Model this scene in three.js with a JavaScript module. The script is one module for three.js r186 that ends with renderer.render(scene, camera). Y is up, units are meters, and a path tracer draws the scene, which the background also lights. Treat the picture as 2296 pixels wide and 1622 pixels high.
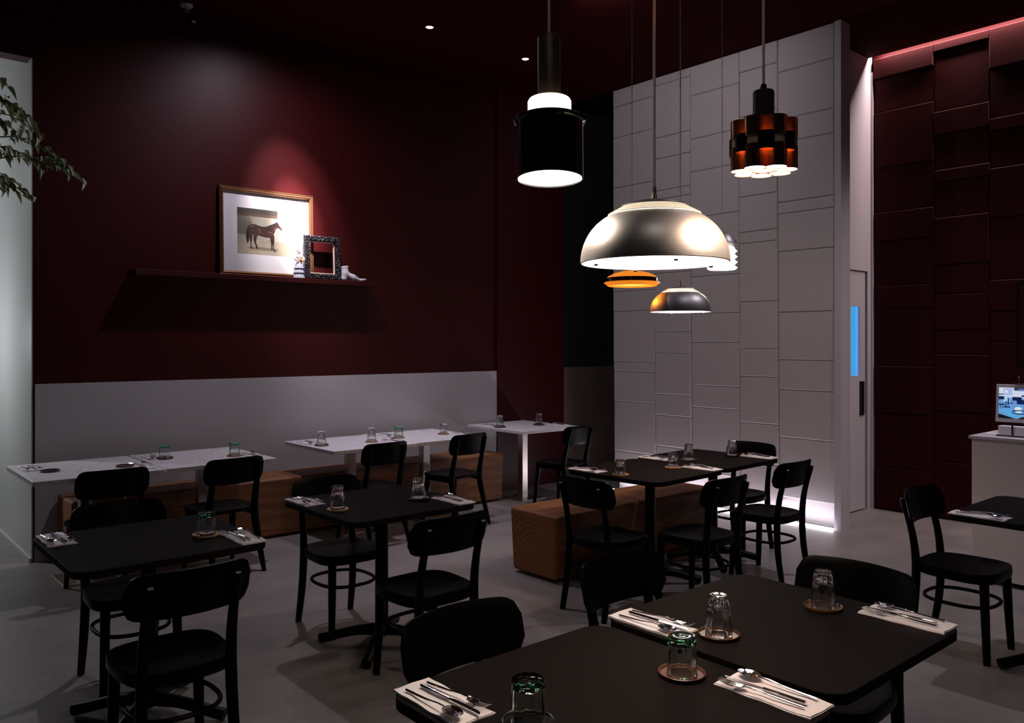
import * as THREE from 'three';
import { RoundedBoxGeometry } from 'three/addons/geometries/RoundedBoxGeometry.js';
import { MarchingCubes } from 'three/addons/objects/MarchingCubes.js';
import { mergeGeometries, mergeVertices, toCreasedNormals } from 'three/addons/utils/BufferGeometryUtils.js';
import { RectAreaLightUniformsLib } from 'three/addons/lights/RectAreaLightUniformsLib.js';
RectAreaLightUniformsLib.init();

// ---------------------------------------------------------------- camera, exposure, lights
// Room axes: a runs along the red wall with the picture (world +x), b runs from the viewer to that wall (world -z), h is height.
const scene = new THREE.Scene();
scene.background = new THREE.Color(0x000000);
const camera = new THREE.PerspectiveCamera(2 * Math.atan(811 / 1831) * 180 / Math.PI, 2296 / 1622, 0.05, 60);
camera.position.set(0, 1.63, 0);
camera.lookAt(0.655, 1.63, -0.7556);
camera.setViewOffset(2296, 1622, 0, 41, 2296, 1622);
const renderer = new THREE.WebGLRenderer({ antialias: true });
renderer.toneMapping = THREE.LinearToneMapping;
renderer.toneMappingExposure = 1.0;
renderer.shadowMap.enabled = true;

const CEIL = 4.43, WALL = 6.92;
const V = (a, b, h) => new THREE.Vector3(a, h, -b);
function spot(at, to, cd, deg, color = 0xfff4fa, penumbra = 1, soft = 1.5) {
  const l = new THREE.SpotLight(color, cd, 0, deg * Math.PI / 180, penumbra, 2);
  l.position.copy(at); l.target.position.copy(to); l.castShadow = true; l.shadow.radius = soft;
  scene.add(l, l.target); return l;
}
function point(at, cd, color = 0xfff0e0, soft = 1) {
  const l = new THREE.PointLight(color, cd, 0, 2); l.position.copy(at); l.castShadow = true; l.shadow.radius = soft; scene.add(l); return l;
}
function strip(at, up, len, wid, intensity, color = 0xffffff) {   // a strip of light along b, shining down or up
  const l = new THREE.RectAreaLight(color, intensity, len, wid); l.position.copy(at); l.rotation.set(up ? Math.PI / 2 : -Math.PI / 2, Math.PI / 2, 0, 'YXZ'); scene.add(l); return l;
}
// ceiling downlights [a, b, candela, half angle]; the two in the picture are the third and fourth of the row along the red wall, the rest are out of view, placed to light the room
const DOWN = [
  [3.02, 5.9, 13, 80], [4.184, 5.94, 12, 30], [5.363, 5.986, 6, 28], [5.9, 1.9, 14, 62], [3.9, 2.1, 2.2, 60],
];
DOWN.forEach(([a, b, cd, deg]) => spot(V(a, b, CEIL - 0.012), V(a, b, 0), cd, deg, 0xf9efff, 1, 2));
spot(V(3.02, 5.9, CEIL - 0.012), V(3.39, WALL, 2.76), 190, 8.5, 0xfff3f2, 1, 2);
spot(V(3.02, 5.9, CEIL - 0.012), V(3.36, WALL, 2.8), 52, 17, 0xfff3f2, 1, 2);  // the picture light's beam, with the spot above
spot(V(0.6, 0.4, CEIL - 0.012), V(1.75, 1.45, 1.6), 1.4, 30, 0xfff0ea, 1, 2);        // unseen lamp above the viewer, placed to light the cords and front tables
// the strip of light in the ceiling slot over the dark panelled wall, and the one at the foot of the grey panelled wall
strip(V(7.925, 0.6, 4.49), false, 6.2, 0.04, 170, 0xffe6e2);
strip(V(6.752, 4.815, 0.024), true, 2.5, 0.024, 52, 0xfdeeff);
point(V(0.35, 8.1, 1.68), 3.2, 0xf4f8fa, 4);
point(V(0.1, 8.5, 3.18), 2.2, 0xf4f8fa, 4);                                      // both out of view in the entry, placed to light the pale jamb
spot(V(4.55, 4.35, CEIL - 0.012), V(6.78, 5.25, 3.7), 8, 56, 0xf8eef4, 1, 2);      // out of view, placed to light the upper grey panelled wall

// ---------------------------------------------------------------- helpers
let seed = 7;
const rnd = () => { seed = (seed + 0x6D2B79F5) | 0; let t = Math.imul(seed ^ (seed >>> 15), 1 | seed); t = (t + Math.imul(t ^ (t >>> 7), 61 | t)) ^ t; return ((t ^ (t >>> 14)) >>> 0) / 4294967296; };
const rr = (a, b) => a + (b - a) * rnd();
const counts = {};
const numbered = (n) => { const k = counts[n] = (counts[n] ?? -1) + 1; return k ? n + '_' + String(k).padStart(3, '0') : n; };
const shade = (o) => { o.castShadow = true; o.receiveShadow = true; return o; };
function part(name, geo, m, parent, pos, rot) {
  const o = shade(new THREE.Mesh(geo, m)); o.name = name;
  if (pos) o.position.set(...pos);
  if (rot) o.rotation.set(...rot);
  parent.add(o); return o;
}
function tag(o, label, category, group) { o.userData.label = label; o.userData.category = category; if (group) o.userData.group = group; else delete o.userData.group; return o; }
function thing(name, label, category, a, b, h = 0, turn = 0, group) {
  const o = new THREE.Group(); o.name = numbered(name); o.position.copy(V(a, b, h)); o.rotation.y = turn; scene.add(o);
  return tag(o, label, category, group);
}
function copy(src, label, a, b, h = 0, turn = 0, group = src.userData.group) {
  const o = src.clone(); o.name = numbered(src.name.replace(/_\d{3}$/, '')); scene.add(o); o.position.copy(V(a, b, h)); o.rotation.set(0, turn, 0);
  o.userData = { ...src.userData }; tag(o, label, src.userData.category, group); return o;
}
function struct(name, geo, m, parent = scene) {
  const o = shade(geo ? new THREE.Mesh(geo, m) : new THREE.Group()); o.name = name; parent.add(o);
  if (parent === scene) o.userData.kind = 'structure';
  return o;
}
// box between two corners in room axes, uv in metres
function box(a0, a1, b0, b1, h0, h1) {
  const g = new THREE.BoxGeometry(a1 - a0, h1 - h0, b1 - b0);
  const p = g.attributes.position, n = g.attributes.normal, uv = g.attributes.uv;
  for (let i = 0; i < p.count; i++) {
    const x = p.getX(i) + (a0 + a1) / 2, y = p.getY(i) + (h0 + h1) / 2, z = p.getZ(i) - (b0 + b1) / 2;
    p.setXYZ(i, x, y, z);
    if (Math.abs(n.getX(i)) > 0.5) uv.setXY(i, z, y); else if (Math.abs(n.getY(i)) > 0.5) uv.setXY(i, x, z); else uv.setXY(i, x, y);
  }
  return g;
}
const rbox = (w, h, d, r = 0.004, s = 2) => new RoundedBoxGeometry(w, h, d, s, r);
const lathe = (pts, seg = 40) => new THREE.LatheGeometry(pts.map(([r, y]) => new THREE.Vector2(Math.max(r, 0), y)), seg);
const merged = (...gs) => { const l = gs.map((g) => { const k = g.index ? g.toNonIndexed() : g.clone(); for (const n of Object.keys(k.attributes)) if (!['position', 'normal', 'uv'].includes(n)) k.deleteAttribute(n); if (!k.attributes.uv) k.setAttribute('uv', new THREE.BufferAttribute(new Float32Array(k.attributes.position.count * 2), 2)); return k; }); return mergeGeometries(l); };
const at = (g, x, y, z, rx = 0, ry = 0, rz = 0) => g.applyMatrix4(new THREE.Matrix4().compose(new THREE.Vector3(x, y, z), new THREE.Quaternion().setFromEuler(new THREE.Euler(rx, ry, rz)), new THREE.Vector3(1, 1, 1)));
function gridGeo(nu, nv, fn, closeU = false) {   // fn(u, v) -> [x, y, z, s?, t?]
  const P = [], UV = [], I = [];
  for (let j = 0; j <= nv; j++) for (let i = 0; i <= nu; i++) { const q = fn(i / nu, j / nv); P.push(q[0], q[1], q[2]); UV.push(q[3] ?? i / nu, q[4] ?? j / nv); }
  for (let j = 0; j < nv; j++) for (let i = 0; i < nu; i++) { const k = j * (nu + 1) + i; I.push(k, k + 1, k + nu + 2, k, k + nu + 2, k + nu + 1); }
  const g = new THREE.BufferGeometry(); g.setAttribute('position', new THREE.Float32BufferAttribute(P, 3)); g.setAttribute('uv', new THREE.Float32BufferAttribute(UV, 2)); g.setIndex(I);
  if (closeU) { g.deleteAttribute('uv'); const m = mergeVertices(g, 1e-6); m.computeVertexNormals(); return m; }
  g.computeVertexNormals(); return g;
}
// rings of an outline: profile [[scale, height]...], outline(theta) -> [x, z]
function ringed(profile, outline, seg = 40, crease = 0.9) {
  const g = gridGeo(seg, profile.length - 1, (u, v) => { const [s, y, dy] = profile[Math.round(v * (profile.length - 1))]; const [x, z] = outline(-u * Math.PI * 2); return [x * s, y + (dy ? dy(x * s, z * s) : 0), z * s]; }, true);
  return toCreasedNormals(g, crease);
}
const superell = (hw, hd, n, narrow = 0) => (t) => { const c = Math.cos(t), s = Math.sin(t), k = (Math.abs(c) ** n + Math.abs(s) ** n) ** (-1 / n), z = s * k * hd; return [c * k * hw * (1 + narrow * z / hd), z]; };
// tapered bar through points; sq > 2 makes the section a rounded square
function bar(pts, radii, seg = 10, steps = 14, sq = 2, flat = 1) {
  const c = new THREE.CatmullRomCurve3(pts.map((p) => new THREE.Vector3(...p)), false, 'centripetal'), f = c.computeFrenetFrames(steps), ps = [];
  const up = new THREE.Vector3(1, 0, 0);
  for (let i = 0; i <= steps; i++) {
    const p = c.getPointAt(i / steps), tg = c.getTangentAt(i / steps);
    let nx = up.clone().addScaledVector(tg, -up.dot(tg)); if (nx.lengthSq() < 0.05) nx = new THREE.Vector3(0, 0, 1).addScaledVector(tg, -tg.z);
    nx.normalize(); const ny = tg.clone().cross(nx);
    const t = i / steps * (radii.length - 1), k = Math.min(Math.floor(t), radii.length - 2), r = radii[k] + (radii[k + 1] - radii[k]) * (t - k);
    ps.push([p, nx, ny, r]);
  }
  const sup = superell(1, flat, sq);
  const g = gridGeo(seg, steps + 4, (u, v) => {
    const j = Math.round(v * (steps + 4)), i = Math.min(Math.max(j - 2, 0), steps), [p, nx, ny, r] = ps[i];
    const s = j === 0 || j === steps + 4 ? 0 : j === 1 || j === steps + 3 ? 0.82 : 1, [x, y] = sup(u * Math.PI * 2);
    const q = p.clone().addScaledVector(nx, x * r * s).addScaledVector(ny, y * r * s); return [q.x, q.y, q.z];
  }, true);
  return toCreasedNormals(g, 1.0);
}
// a bent sheet with rounded outline: mid(u, v) -> Vector3 for u, v in [-1, 1]
function sheet(nu, nv, mid, th) {
  const e = 1e-3, side = (sgn) => gridGeo(nu, nv, (a, b) => {
    const u = a * 2 - 1, v = b * 2 - 1, p = mid(u, v), du = mid(u + e, v).sub(mid(u - e, v)), dv = mid(u, v + e).sub(mid(u, v - e)), n = du.cross(dv).normalize();
    const m = Math.max(Math.abs(u), Math.abs(v)), k = m > 0.97 ? 0.55 : 1; p.addScaledVector(n, sgn * th / 2 * k); return [p.x, p.y, p.z];
  });
  const f = side(1), b = side(-1); b.index.array.reverse();
  const P = [], I = [], L = [];
  for (let i = 0; i <= nu; i++) L.push(i); for (let j = 1; j <= nv; j++) L.push(j * (nu + 1) + nu); for (let i = nu - 1; i >= 0; i--) L.push(nv * (nu + 1) + i); for (let j = nv - 1; j > 0; j--) L.push(j * (nu + 1));
  const fp = f.attributes.position, bp = b.attributes.position;
  for (const k of [...L, L[0]]) P.push(fp.getX(k), fp.getY(k), fp.getZ(k), bp.getX(k), bp.getY(k), bp.getZ(k));
  for (let i = 0; i < L.length; i++) I.push(i * 2, i * 2 + 1, i * 2 + 3, i * 2, i * 2 + 3, i * 2 + 2);
  const rim = new THREE.BufferGeometry(); rim.setAttribute('position', new THREE.Float32BufferAttribute(P, 3)); rim.setIndex(I); rim.computeVertexNormals();
  f.deleteAttribute('uv'); b.deleteAttribute('uv');
  const all = mergeVertices(mergeGeometries([f, b, rim].map((g) => { g.deleteAttribute('normal'); return g; })), 1e-6); all.computeVertexNormals();
  return toCreasedNormals(all, 1.2);
}

// ---------------------------------------------------------------- textures and materials
function noiseMaker(n) { const g = new Float32Array(n * n).map(() => rnd()); return (x, y) => { const xi = Math.floor(x), yi = Math.floor(y), fx = x - xi, fy = y - yi, s = (t) => t * t * (3 - 2 * t), q = (i, j) => g[((j % n + n) % n) * n + ((i % n + n) % n)]; const a = s(fx), b = s(fy); return (q(xi, yi) * (1 - a) + q(xi + 1, yi) * a) * (1 - b) + (q(xi, yi + 1) * (1 - a) + q(xi + 1, yi + 1) * a) * b; }; }
const N16 = noiseMaker(16), N64 = noiseMaker(64);
function tex(w, h, fn, srgb = true) {
  const d = new Uint8Array(w * h * 4);
  for (let y = 0; y < h; y++) for (let x = 0; x < w; x++) { const c = fn(x / w, y / h), k = (y * w + x) * 4; for (let i = 0; i < 3; i++) d[k + i] = Math.max(0, Math.min(255, c[i])); d[k + 3] = 255; }
  const t = new THREE.DataTexture(d, w, h); t.wrapS = t.wrapT = THREE.RepeatWrapping; t.magFilter = THREE.LinearFilter; t.minFilter = THREE.LinearMipmapLinearFilter; t.generateMipmaps = true;
  if (srgb) t.colorSpace = THREE.SRGBColorSpace; t.needsUpdate = true; return t;
}
const mixc = (a, b, t) => a.map((v, i) => v + (b[i] - v) * t);
const fbm = (u, v, k = 1) => 0.5 * N16(u * 16 * k, v * 16 * k) + 0.28 * N64(u * 64 * k, v * 64 * k) + 0.22 * N64(u * 192 * k, v * 192 * k);
const floorTex = tex(1024, 1024, (u, v) => { const n = fbm(u, v), m = N16(u * 5 + 3.3, v * 5); const k = 128 + (n - 0.5) * 30 + (m - 0.5) * 22; return [k + 3, k - 3, k - 5]; });
floorTex.repeat.set(0.25, 0.25);
const wallBump = tex(512, 512, (u, v) => { const n = N64(u * 192, v * 192) * 0.6 + N64(u * 320 + 9, v * 320) * 0.4; return [n * 255, n * 255, n * 255]; }, false); wallBump.repeat.set(1.4, 1.4);
const woodSide = tex(1024, 256, (u, v) => {
  const w = N16(u * 3, v * 9) * 0.9 + N16(u * 7, v * 22) * 0.25, ring = Math.sin((v * 9 + w * 2.2) * 6.28) * 0.5 + 0.5, fine = N64(u * 22, v * 320);
  return mixc(mixc([206, 150, 96], [158, 100, 58], ring * 0.7), [120, 72, 40], fine * 0.35);
});
const woodEnd = tex(512, 512, (u, v) => {
  const x = u - 0.47, y = v - 0.42, r = Math.hypot(x, y * 1.05), th = Math.atan2(y, x), w = N16(Math.cos(th) * 2 + 4, Math.sin(th) * 2 + 4) * 0.06 + N16(u * 8, v * 8) * 0.02;
  const ring = Math.sin((r + w * 1.6) * 85) * 0.5 + 0.5, crack = N64(th * 30 + 50, r * 3) > 0.93 ? 0.4 : 0;
  return mixc(mixc([206, 152, 98], [160, 106, 62], ring * 0.6 + crack), [110, 70, 40], N64(u * 90, v * 90) * 0.3);
});
const marbleTex = tex(512, 512, (u, v) => {
  const w = N16(u * 4, v * 4) * 2.2 + N16(u * 9 + 5, v * 9) * 0.9, a = Math.abs(Math.sin((u * 2.1 + v * 3.2 + w) * 3.1)), vein = Math.max(0, 1 - a * 9), b = Math.abs(Math.sin((u * 5 - v * 2.6 + w * 1.4) * 2.7)), v2 = Math.max(0, 1 - b * 16) * 0.5;
  return mixc([226, 223, 226], [150, 146, 152], Math.min(1, vein * 0.95 + v2 * 1.1) * N16(u * 5 + 2, v * 5 + 8) * 1.3);
});
const blackGrain = tex(256, 512, (u, v) => { const n = N64(u * 64, v * 6) * 0.7 + N64(u * 128, v * 18) * 0.3; return [n * 255, n * 255, n * 255]; }, false);
const corkTex = tex(128, 128, (u, v) => { const n = N64(u * 60, v * 60); return mixc([176, 128, 82], [120, 78, 46], n); });
const M = (o) => new THREE.MeshStandardMaterial(o), MP = (o) => new THREE.MeshPhysicalMaterial(o);
const lin = (r, g, b) => new THREE.Color().setRGB(r, g, b);
const m = {
  floor: M({ map: floorTex, roughness: 0.43, bumpMap: floorTex, bumpScale: 0.0008 }),
  red: MP({ color: lin(0.04, 0.0024, 0.0034), roughness: 0.43, specularIntensity: 0.5, bumpMap: wallBump, bumpScale: 0.0006 }),
  redPanel: MP({ color: lin(0.034, 0.0034, 0.0044), roughness: 0.6, specularIntensity: 0.15 }),
  ceiling: MP({ color: lin(0.034, 0.0026, 0.003), roughness: 0.9, specularIntensity: 0.1 }),
  grey: M({ color: lin(0.46, 0.45, 0.465), roughness: 0.65, bumpMap: wallBump, bumpScale: 0.0005 }),
  panel: M({ color: lin(0.46, 0.42, 0.43), roughness: 0.7, bumpMap: wallBump, bumpScale: 0.0004 }),
  white: M({ color: lin(0.5, 0.46, 0.5), roughness: 0.6 }),
  jamb: M({ color: lin(0.52, 0.53, 0.53), roughness: 0.3 }),
  black: M({ color: lin(0.006, 0.006, 0.006), roughness: 0.9 }),
  room: M({ color: lin(0.06, 0.053, 0.053), roughness: 0.9 }),  // unseen walls, kept dark so little light bounces back
  chair: MP({ color: lin(0.0012, 0.0011, 0.0012), roughness: 0.4, specularIntensity: 0.13, bumpMap: blackGrain, bumpScale: 0.0003 }),
  glint: M({ color: lin(0.22, 0.22, 0.23), roughness: 0.35 }),
  tableTop: MP({ color: lin(0.0085, 0.0066, 0.0062), roughness: 0.6, specularIntensity: 0.07 }),
  iron: MP({ color: lin(0.0014, 0.0013, 0.0015), roughness: 0.45, specularIntensity: 0.25 }),
  marble: M({ map: marbleTex, roughness: 0.3 }),
  steelLeg: M({ color: lin(0.56, 0.52, 0.5), roughness: 0.32, metalness: 1 }),
  steel: M({ color: lin(0.72, 0.69, 0.7), roughness: 0.14, metalness: 1 }),
  napkin: M({ color: lin(0.76, 0.72, 0.74), roughness: 0.9 }),
  glass: MP({ color: 0xffffff, roughness: 0.02, transmission: 1, thickness: 0.02, ior: 1.5 }),
  green: MP({ color: 0xffffff, roughness: 0.02, transmission: 1, thickness: 0.02, ior: 1.5, attenuationColor: lin(0.3, 0.72, 0.5), attenuationDistance: 0.05 }),
  woodS: M({ color: lin(0.44, 0.38, 0.35), map: woodSide, roughness: 0.6, bumpMap: woodSide, bumpScale: 0.0008 }),
  woodE: M({ color: lin(0.5, 0.4, 0.31), map: woodEnd, roughness: 0.75, bumpMap: woodEnd, bumpScale: 0.001 }),
  cork: M({ map: corkTex, roughness: 0.8 }),
  pale: M({ color: lin(0.42, 0.27, 0.15), roughness: 0.6 }),
  amber: M({ color: lin(0.085, 0.038, 0.014), roughness: 0.25 }),
  copperC: M({ color: lin(0.11, 0.042, 0.028), roughness: 0.3 }),
  darkC: M({ color: lin(0.012, 0.012, 0.013), roughness: 0.25 }),
  alu: M({ color: lin(0.58, 0.56, 0.55), roughness: 0.45, metalness: 0.86 }),
  gloss: M({ color: lin(0.004, 0.004, 0.0045), roughness: 0.12 }),
  bronze: M({ color: lin(0.085, 0.06, 0.042), roughness: 0.5, metalness: 0.4 }),
  copper: M({ color: lin(0.55, 0.28, 0.16), roughness: 0.24, metalness: 1 }),
  cream: M({ color: lin(0.7, 0.62, 0.52), roughness: 0.5 }),
  cord: M({ color: lin(0.78, 0.7, 0.68), roughness: 0.6 }),
  glow: M({ color: lin(0.8, 0.78, 0.75), emissive: lin(1, 0.93, 0.86), emissiveIntensity: 6 }),
  glowSoft: M({ color: lin(0.7, 0.66, 0.58), emissive: lin(1, 0.83, 0.62), emissiveIntensity: 0.4, roughness: 0.4 }),  // soft glow put into the louvre rings for lamp light leaking between them
  glowCol: M({ color: lin(0.7, 0.66, 0.58), emissive: lin(1, 0.88, 0.7), emissiveIntensity: 1.5, roughness: 0.3 }),
  glowCool: M({ color: lin(0.8, 0.8, 0.85), emissive: lin(0.95, 0.95, 1), emissiveIntensity: 9 }),
};

// ---------------------------------------------------------------- the room
struct('floor', box(-3, 10, -3, 11, -0.1, 0), m.floor);
struct('ceiling', box(-3, 7.9, -3, 6.1, CEIL, CEIL + 0.03), m.ceiling);
struct('ceiling_wall_side', box(-3, 6.78, 6.1, 7.07, CEIL, CEIL + 0.03), m.ceiling);
struct('ceiling_corridor', box(6.78, 10, 6.1, 7.07, CEIL + 0.1, CEIL + 0.2), m.black);  // black on the corridor ceiling and walls stands in for its lack of light
struct('ceiling_cove', box(7.7, 8.1, -3, 3.77, 4.7, 4.78), m.redPanel);
struct('trim_cove', box(7.7, 7.74, -3, 3.77, CEIL + 0.03, 4.7), m.redPanel);
struct('ceiling_entry', box(-3, 1.3, 7.07, 11, 4.4, 4.5), m.room);
struct('wall_left', box(1.286, 5.76, WALL, 7.07, 0, CEIL), m.red);
struct('wall_left_far', box(5.76, 6.78, WALL - 0.035, 7.07, 0, CEIL), m.red);
struct('wall_corridor', box(6.78, 10, WALL, 7.07, 0, CEIL + 0.1), m.black);
struct('wall_corridor_end', box(9.9, 10, 6.1, WALL, 0, CEIL + 0.1), m.black);
struct('wall_corridor_side', box(6.93, 9.9, 6.02, 6.1, 0, CEIL + 0.1), m.black);
struct('wall_lintel', box(-1.6, 1.286, WALL, 7.07, 3.75, CEIL), m.red);
struct('wall_left_near', box(-3, -1.6, WALL, 7.07, 0, CEIL), m.red);
struct('wall_entry', box(1.276, 1.296, WALL + 0.002, 10.9, 0, 4.4), m.jamb);
struct('wall_entry_back', box(-3, 1.3, 10.9, 11, 0, 4.4), m.room);
struct('wall_entry_side', box(-3, -2.9, 7.07, 10.9, 0, 4.4), m.room);
struct('wall_front', box(-3, 8.1, -3.1, -3, 0, 4.8), m.room);
struct('wall_near', box(-3.1, -3, -3, 7.07, 0, 4.8), m.room);
struct('trim_1', merged(box(1.296, 5.76, WALL - 0.02, WALL, 0.0, 1.325)), m.grey);
struct('trim_2', box(6.782, 9.9, WALL - 0.015, WALL, 0, 1.345), M({ color: lin(0.12, 0.085, 0.07), roughness: 0.8 }));  // wainscot carried on, darker colour put in for the unlit corridor
struct('baseboard_entry', box(1.262, 1.276, WALL + 0.002, 10.9, 0, 0.03), m.white);

// grey panelled wall: every panel a piece of its own, hung before a backing and stepped outwards going up so edges catch the strip below
function chamfered(d, h, w, c) {     // a panel whose face looks along -x, edges cut at 45 degrees; the back lies at x = 0
  const r = (x, k) => [[x, -h / 2 + k, -w / 2 + k], [x, -h / 2 + k, w / 2 - k], [x, h / 2 - k, w / 2 - k], [x, h / 2 - k, -w / 2 + k]], L = [r(0, 0), r(-d + c, 0), r(-d, c)], P = [];
  for (let k = 0; k < 2; k++) for (let i = 0; i < 4; i++) { const j = (i + 1) % 4; P.push(...L[k][i], ...L[k][j], ...L[k + 1][j], ...L[k][i], ...L[k + 1][j], ...L[k + 1][i]); }
  P.push(...L[2][0], ...L[2][1], ...L[2][2], ...L[2][0], ...L[2][2], ...L[2][3], ...L[0][0], ...L[0][2], ...L[0][1], ...L[0][0], ...L[0][3], ...L[0][2]);
  const g = new THREE.BufferGeometry(); g.setAttribute('position', new THREE.Float32BufferAttribute(P, 3)); g.computeVertexNormals();
  g.setAttribute('uv', new THREE.Float32BufferAttribute(Array.from({ length: P.length / 3 }, (_, i) => [P[i * 3 + 2], P[i * 3 + 1]]).flat(), 2)); return g;
}
function panelWall(root, cols, face, back, gap, cut, mat, hTop, jitter, edge) {
  cols.forEach(({ b0, b1, cuts, low }, ci) => {
    const hs = [hTop, ...cuts]; if (low !== undefined) hs.push(low);
    for (let i = 0; i < hs.length - 1; i++) {
      const e0 = ci ? gap / 2 : edge, e1 = gap / 2, lo = b1 + e1, hi = b0 - e0;
      part('panel', chamfered(back - face + jitter(i, hs.length - 2 - i), hs[i] - hs[i + 1] - gap, hi - lo, cut), mat, root, [back, (hs[i] + hs[i + 1]) / 2, -(lo + hi) / 2]);
    }
  });
}
const backWall = struct('wall_back');
struct('backing', box(6.885, 6.93, 3.47, 6.107, 0, CEIL), m.panel, backWall);
struct('end_trim', box(6.77, 6.885, 3.47, 3.53, 0, CEIL), m.white, backWall);
const colB = [6.107, 5.525, 5.061, 4.49, 4.081, 3.534];
const cutsG = [
  [4.241, 3.898, 3.344, 2.82, 2.198, 1.981, 1.424, 1.319, 0.989, 0.442], [4.338, 3.788, 3.567, 3.229, 3.139, 2.364, 1.748, 1.528, 1.094, 0.874, 0.549],
  [4.129, 3.691, 3.358, 2.897, 2.3, 1.928, 1.639, 1.206, 0.985], [4.224, 3.793, 3.028, 2.687, 2.583, 2.025, 1.583, 1.314, 0.873, 0.5],
  [4.122, 3.683, 3.469, 2.923, 2.819, 2.472, 1.915, 1.478, 1.203, 0.765]];
const lows = [0.099, 0.22, 0.328, 0.12, 0.218];
panelWall(backWall, cutsG.map((cuts, i) => ({ b0: colB[i], b1: colB[i + 1], cuts, low: lows[i] })), 6.797, 6.84, 0.003, 0.008, m.panel, CEIL - 0.004, (i, up) => Math.min(up, 6) * 0.0042 + (up > 6 ? rr(-0.003, 0.003) : 0), 0.001);
const led = struct('light_strip', null, null, backWall);
part('lens', box(6.737, 6.767, 3.535, 6.1, 0.0, 0.02), m.glowCool, led);

// dark red panelled wall on the right
const rightWall = struct('wall_right');
struct('backing', box(8.0, 8.1, -3, 3.77, 0, 4.78), m.redPanel, rightWall);
const cutsR = [
  [4.223, 3.894, 3.344, 2.908, 2.628, 2.189, 1.966, 1.411, 0.95, 0.421], [4.339, 3.785, 3.568, 3.241, 3.128, 2.796, 2.356, 2.084, 1.75, 1.527, 1.0, 0.536],
  [4.065, 3.627, 3.516, 3.184, 2.741, 2.191, 1.914, 1.638, 1.1, 0.7]];
let rj = 0;
panelWall(rightWall, [{ b0: 3.745, b1: 3.178, cuts: cutsR[0], low: 0.012 }, { b0: 3.178, b1: 2.706, cuts: cutsR[1], low: 0.012 }, { b0: 2.706, b1: 2.1, cuts: cutsR[2], low: 0.012 }, { b0: 2.1, b1: 1.5, cuts: cutsR[0], low: 0.012 }, { b0: 1.5, b1: 0.9, cuts: cutsR[1], low: 0.012 }],
  7.972, 8.0, 0.002, 0.008, m.redPanel, 4.42, (i) => i ? [0.0, 0.008, 0.003, 0.011][rj++ % 4] : 0.028, 0.004);
struct('panel_board', box(7.98, 8.0, -3, 0.9, 0, 4.395), m.redPanel, rightWall);

// white wall with the sliding door
struct('wall_door', merged(box(6.93, 7.4, 3.77, 3.9, 0, 4.6), box(7.4, 7.98, 3.77, 3.9, 2.335, 4.6), box(7.885, 7.98, 3.77, 3.9, 0, 2.335), box(7.95, 8.0, 3.75, 3.77, 0, 4.3)), m.white);
const door = struct('door_1');
const dw = 3.785;                                         // face of the door leaf, set back from the wall
struct('leaf', merged(box(7.2, 7.575, dw, dw + 0.04, 0.012, 2.33), box(7.755, 7.865, dw, dw + 0.04, 0.012, 2.33), box(7.575, 7.755, dw, dw + 0.04, 0.012, 1.316), box(7.575, 7.755, dw, dw + 0.04, 1.985, 2.33)), m.white, door);
const blueTex = tex(64, 16, (u) => u > 0.7 && u < 0.78 ? [120, 200, 250] : u > 0.78 ? [96, 150, 240] : [70, 168, 238]);
struct('window_pane', box(7.575, 7.755, dw + 0.012, dw + 0.02, 1.316, 1.985), M({ color: 0x102030, roughness: 0.3, emissive: 0xffffff, emissiveMap: (blueTex.wrapS = THREE.RepeatWrapping, blueTex.repeat.set(1 / 0.18, 1), blueTex.offset.set(-7.575 / 0.18 % 1, 0), blueTex), emissiveIntensity: 0.85 }), door);
struct('door_handle', at(rbox(0.085, 0.33, 0.016, 0.004), 7.79, 1.095, -dw + 0.004), m.darkC, door);

// ---------------------------------------------------------------- recessed downlights
const down0 = thing('downlight', 'small round ceiling downlight, the one left of the dark cylinder lamp and larger', 'downlight', DOWN[1][0], DOWN[1][1], CEIL);
part('trim_ring', lathe([[0.034, 0.004], [0.034, -0.004], [0.05, -0.006], [0.054, -0.002], [0.054, 0]], 32), m.ceiling, down0);
part('lamp', lathe([[0, -0.003], [0.03, -0.003], [0.034, 0.0], [0.034, 0.004], [0, 0.004]], 28), m.glowCool, down0);
copy(down0, 'small round ceiling downlight just left of the dark cylinder lamp stem', DOWN[2][0], DOWN[2][1], CEIL);
DOWN.forEach(([a, b], i) => { if (i !== 1 && i !== 2) copy(down0, 'unseen downlight in the dark red ceiling, placed to light the room from overhead', a, b, CEIL, 0, 'downlights overhead'); });
{  // unseen globes around the two entry lights, placed to light the jamb
  const t = thing('unseen_globe_lamp', 'unseen globe lamp in the entry, out of view, placed to light the pale jamb', 'pendant lamp', 0.35, 8.1, 1.6);
  part('globe', at(new THREE.SphereGeometry(0.08, 28, 18), 0, 0.08, 0), M({ color: lin(0.8, 0.8, 0.8), emissive: lin(1, 0.98, 0.95), emissiveIntensity: 3 }), t);
  part('cord', at(new THREE.CylinderGeometry(0.003, 0.003, 4.4 - 1.76, 8), 0, (4.4 - 1.76) / 2 + 0.16, 0), m.darkC, t);
}
{ const g = copy(scene.getObjectByName('unseen_globe_lamp'), 'upper unseen globe lamp in the entry, placed to light the pale jamb', 0.1, 8.5, 3.1); const c = g.getObjectByName('cord'); c.geometry = at(new THREE.CylinderGeometry(0.003, 0.003, 4.4 - 3.26, 8), 0, (4.4 - 3.26) / 2 + 0.16, 0); }
const unseenWash = copy(down0, 'unseen downlight in the dark red ceiling, placed to light the room from overhead', 4.55, 4.35, CEIL, 0, 'downlights overhead');  // unseen fixture of the spot that lights the grey panelled wall
const sp = thing('wall_spotlight', 'small swivel spotlight with pale mount high on the dark red wall', 'spotlight', 2.38, 6.84, CEIL);
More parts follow.
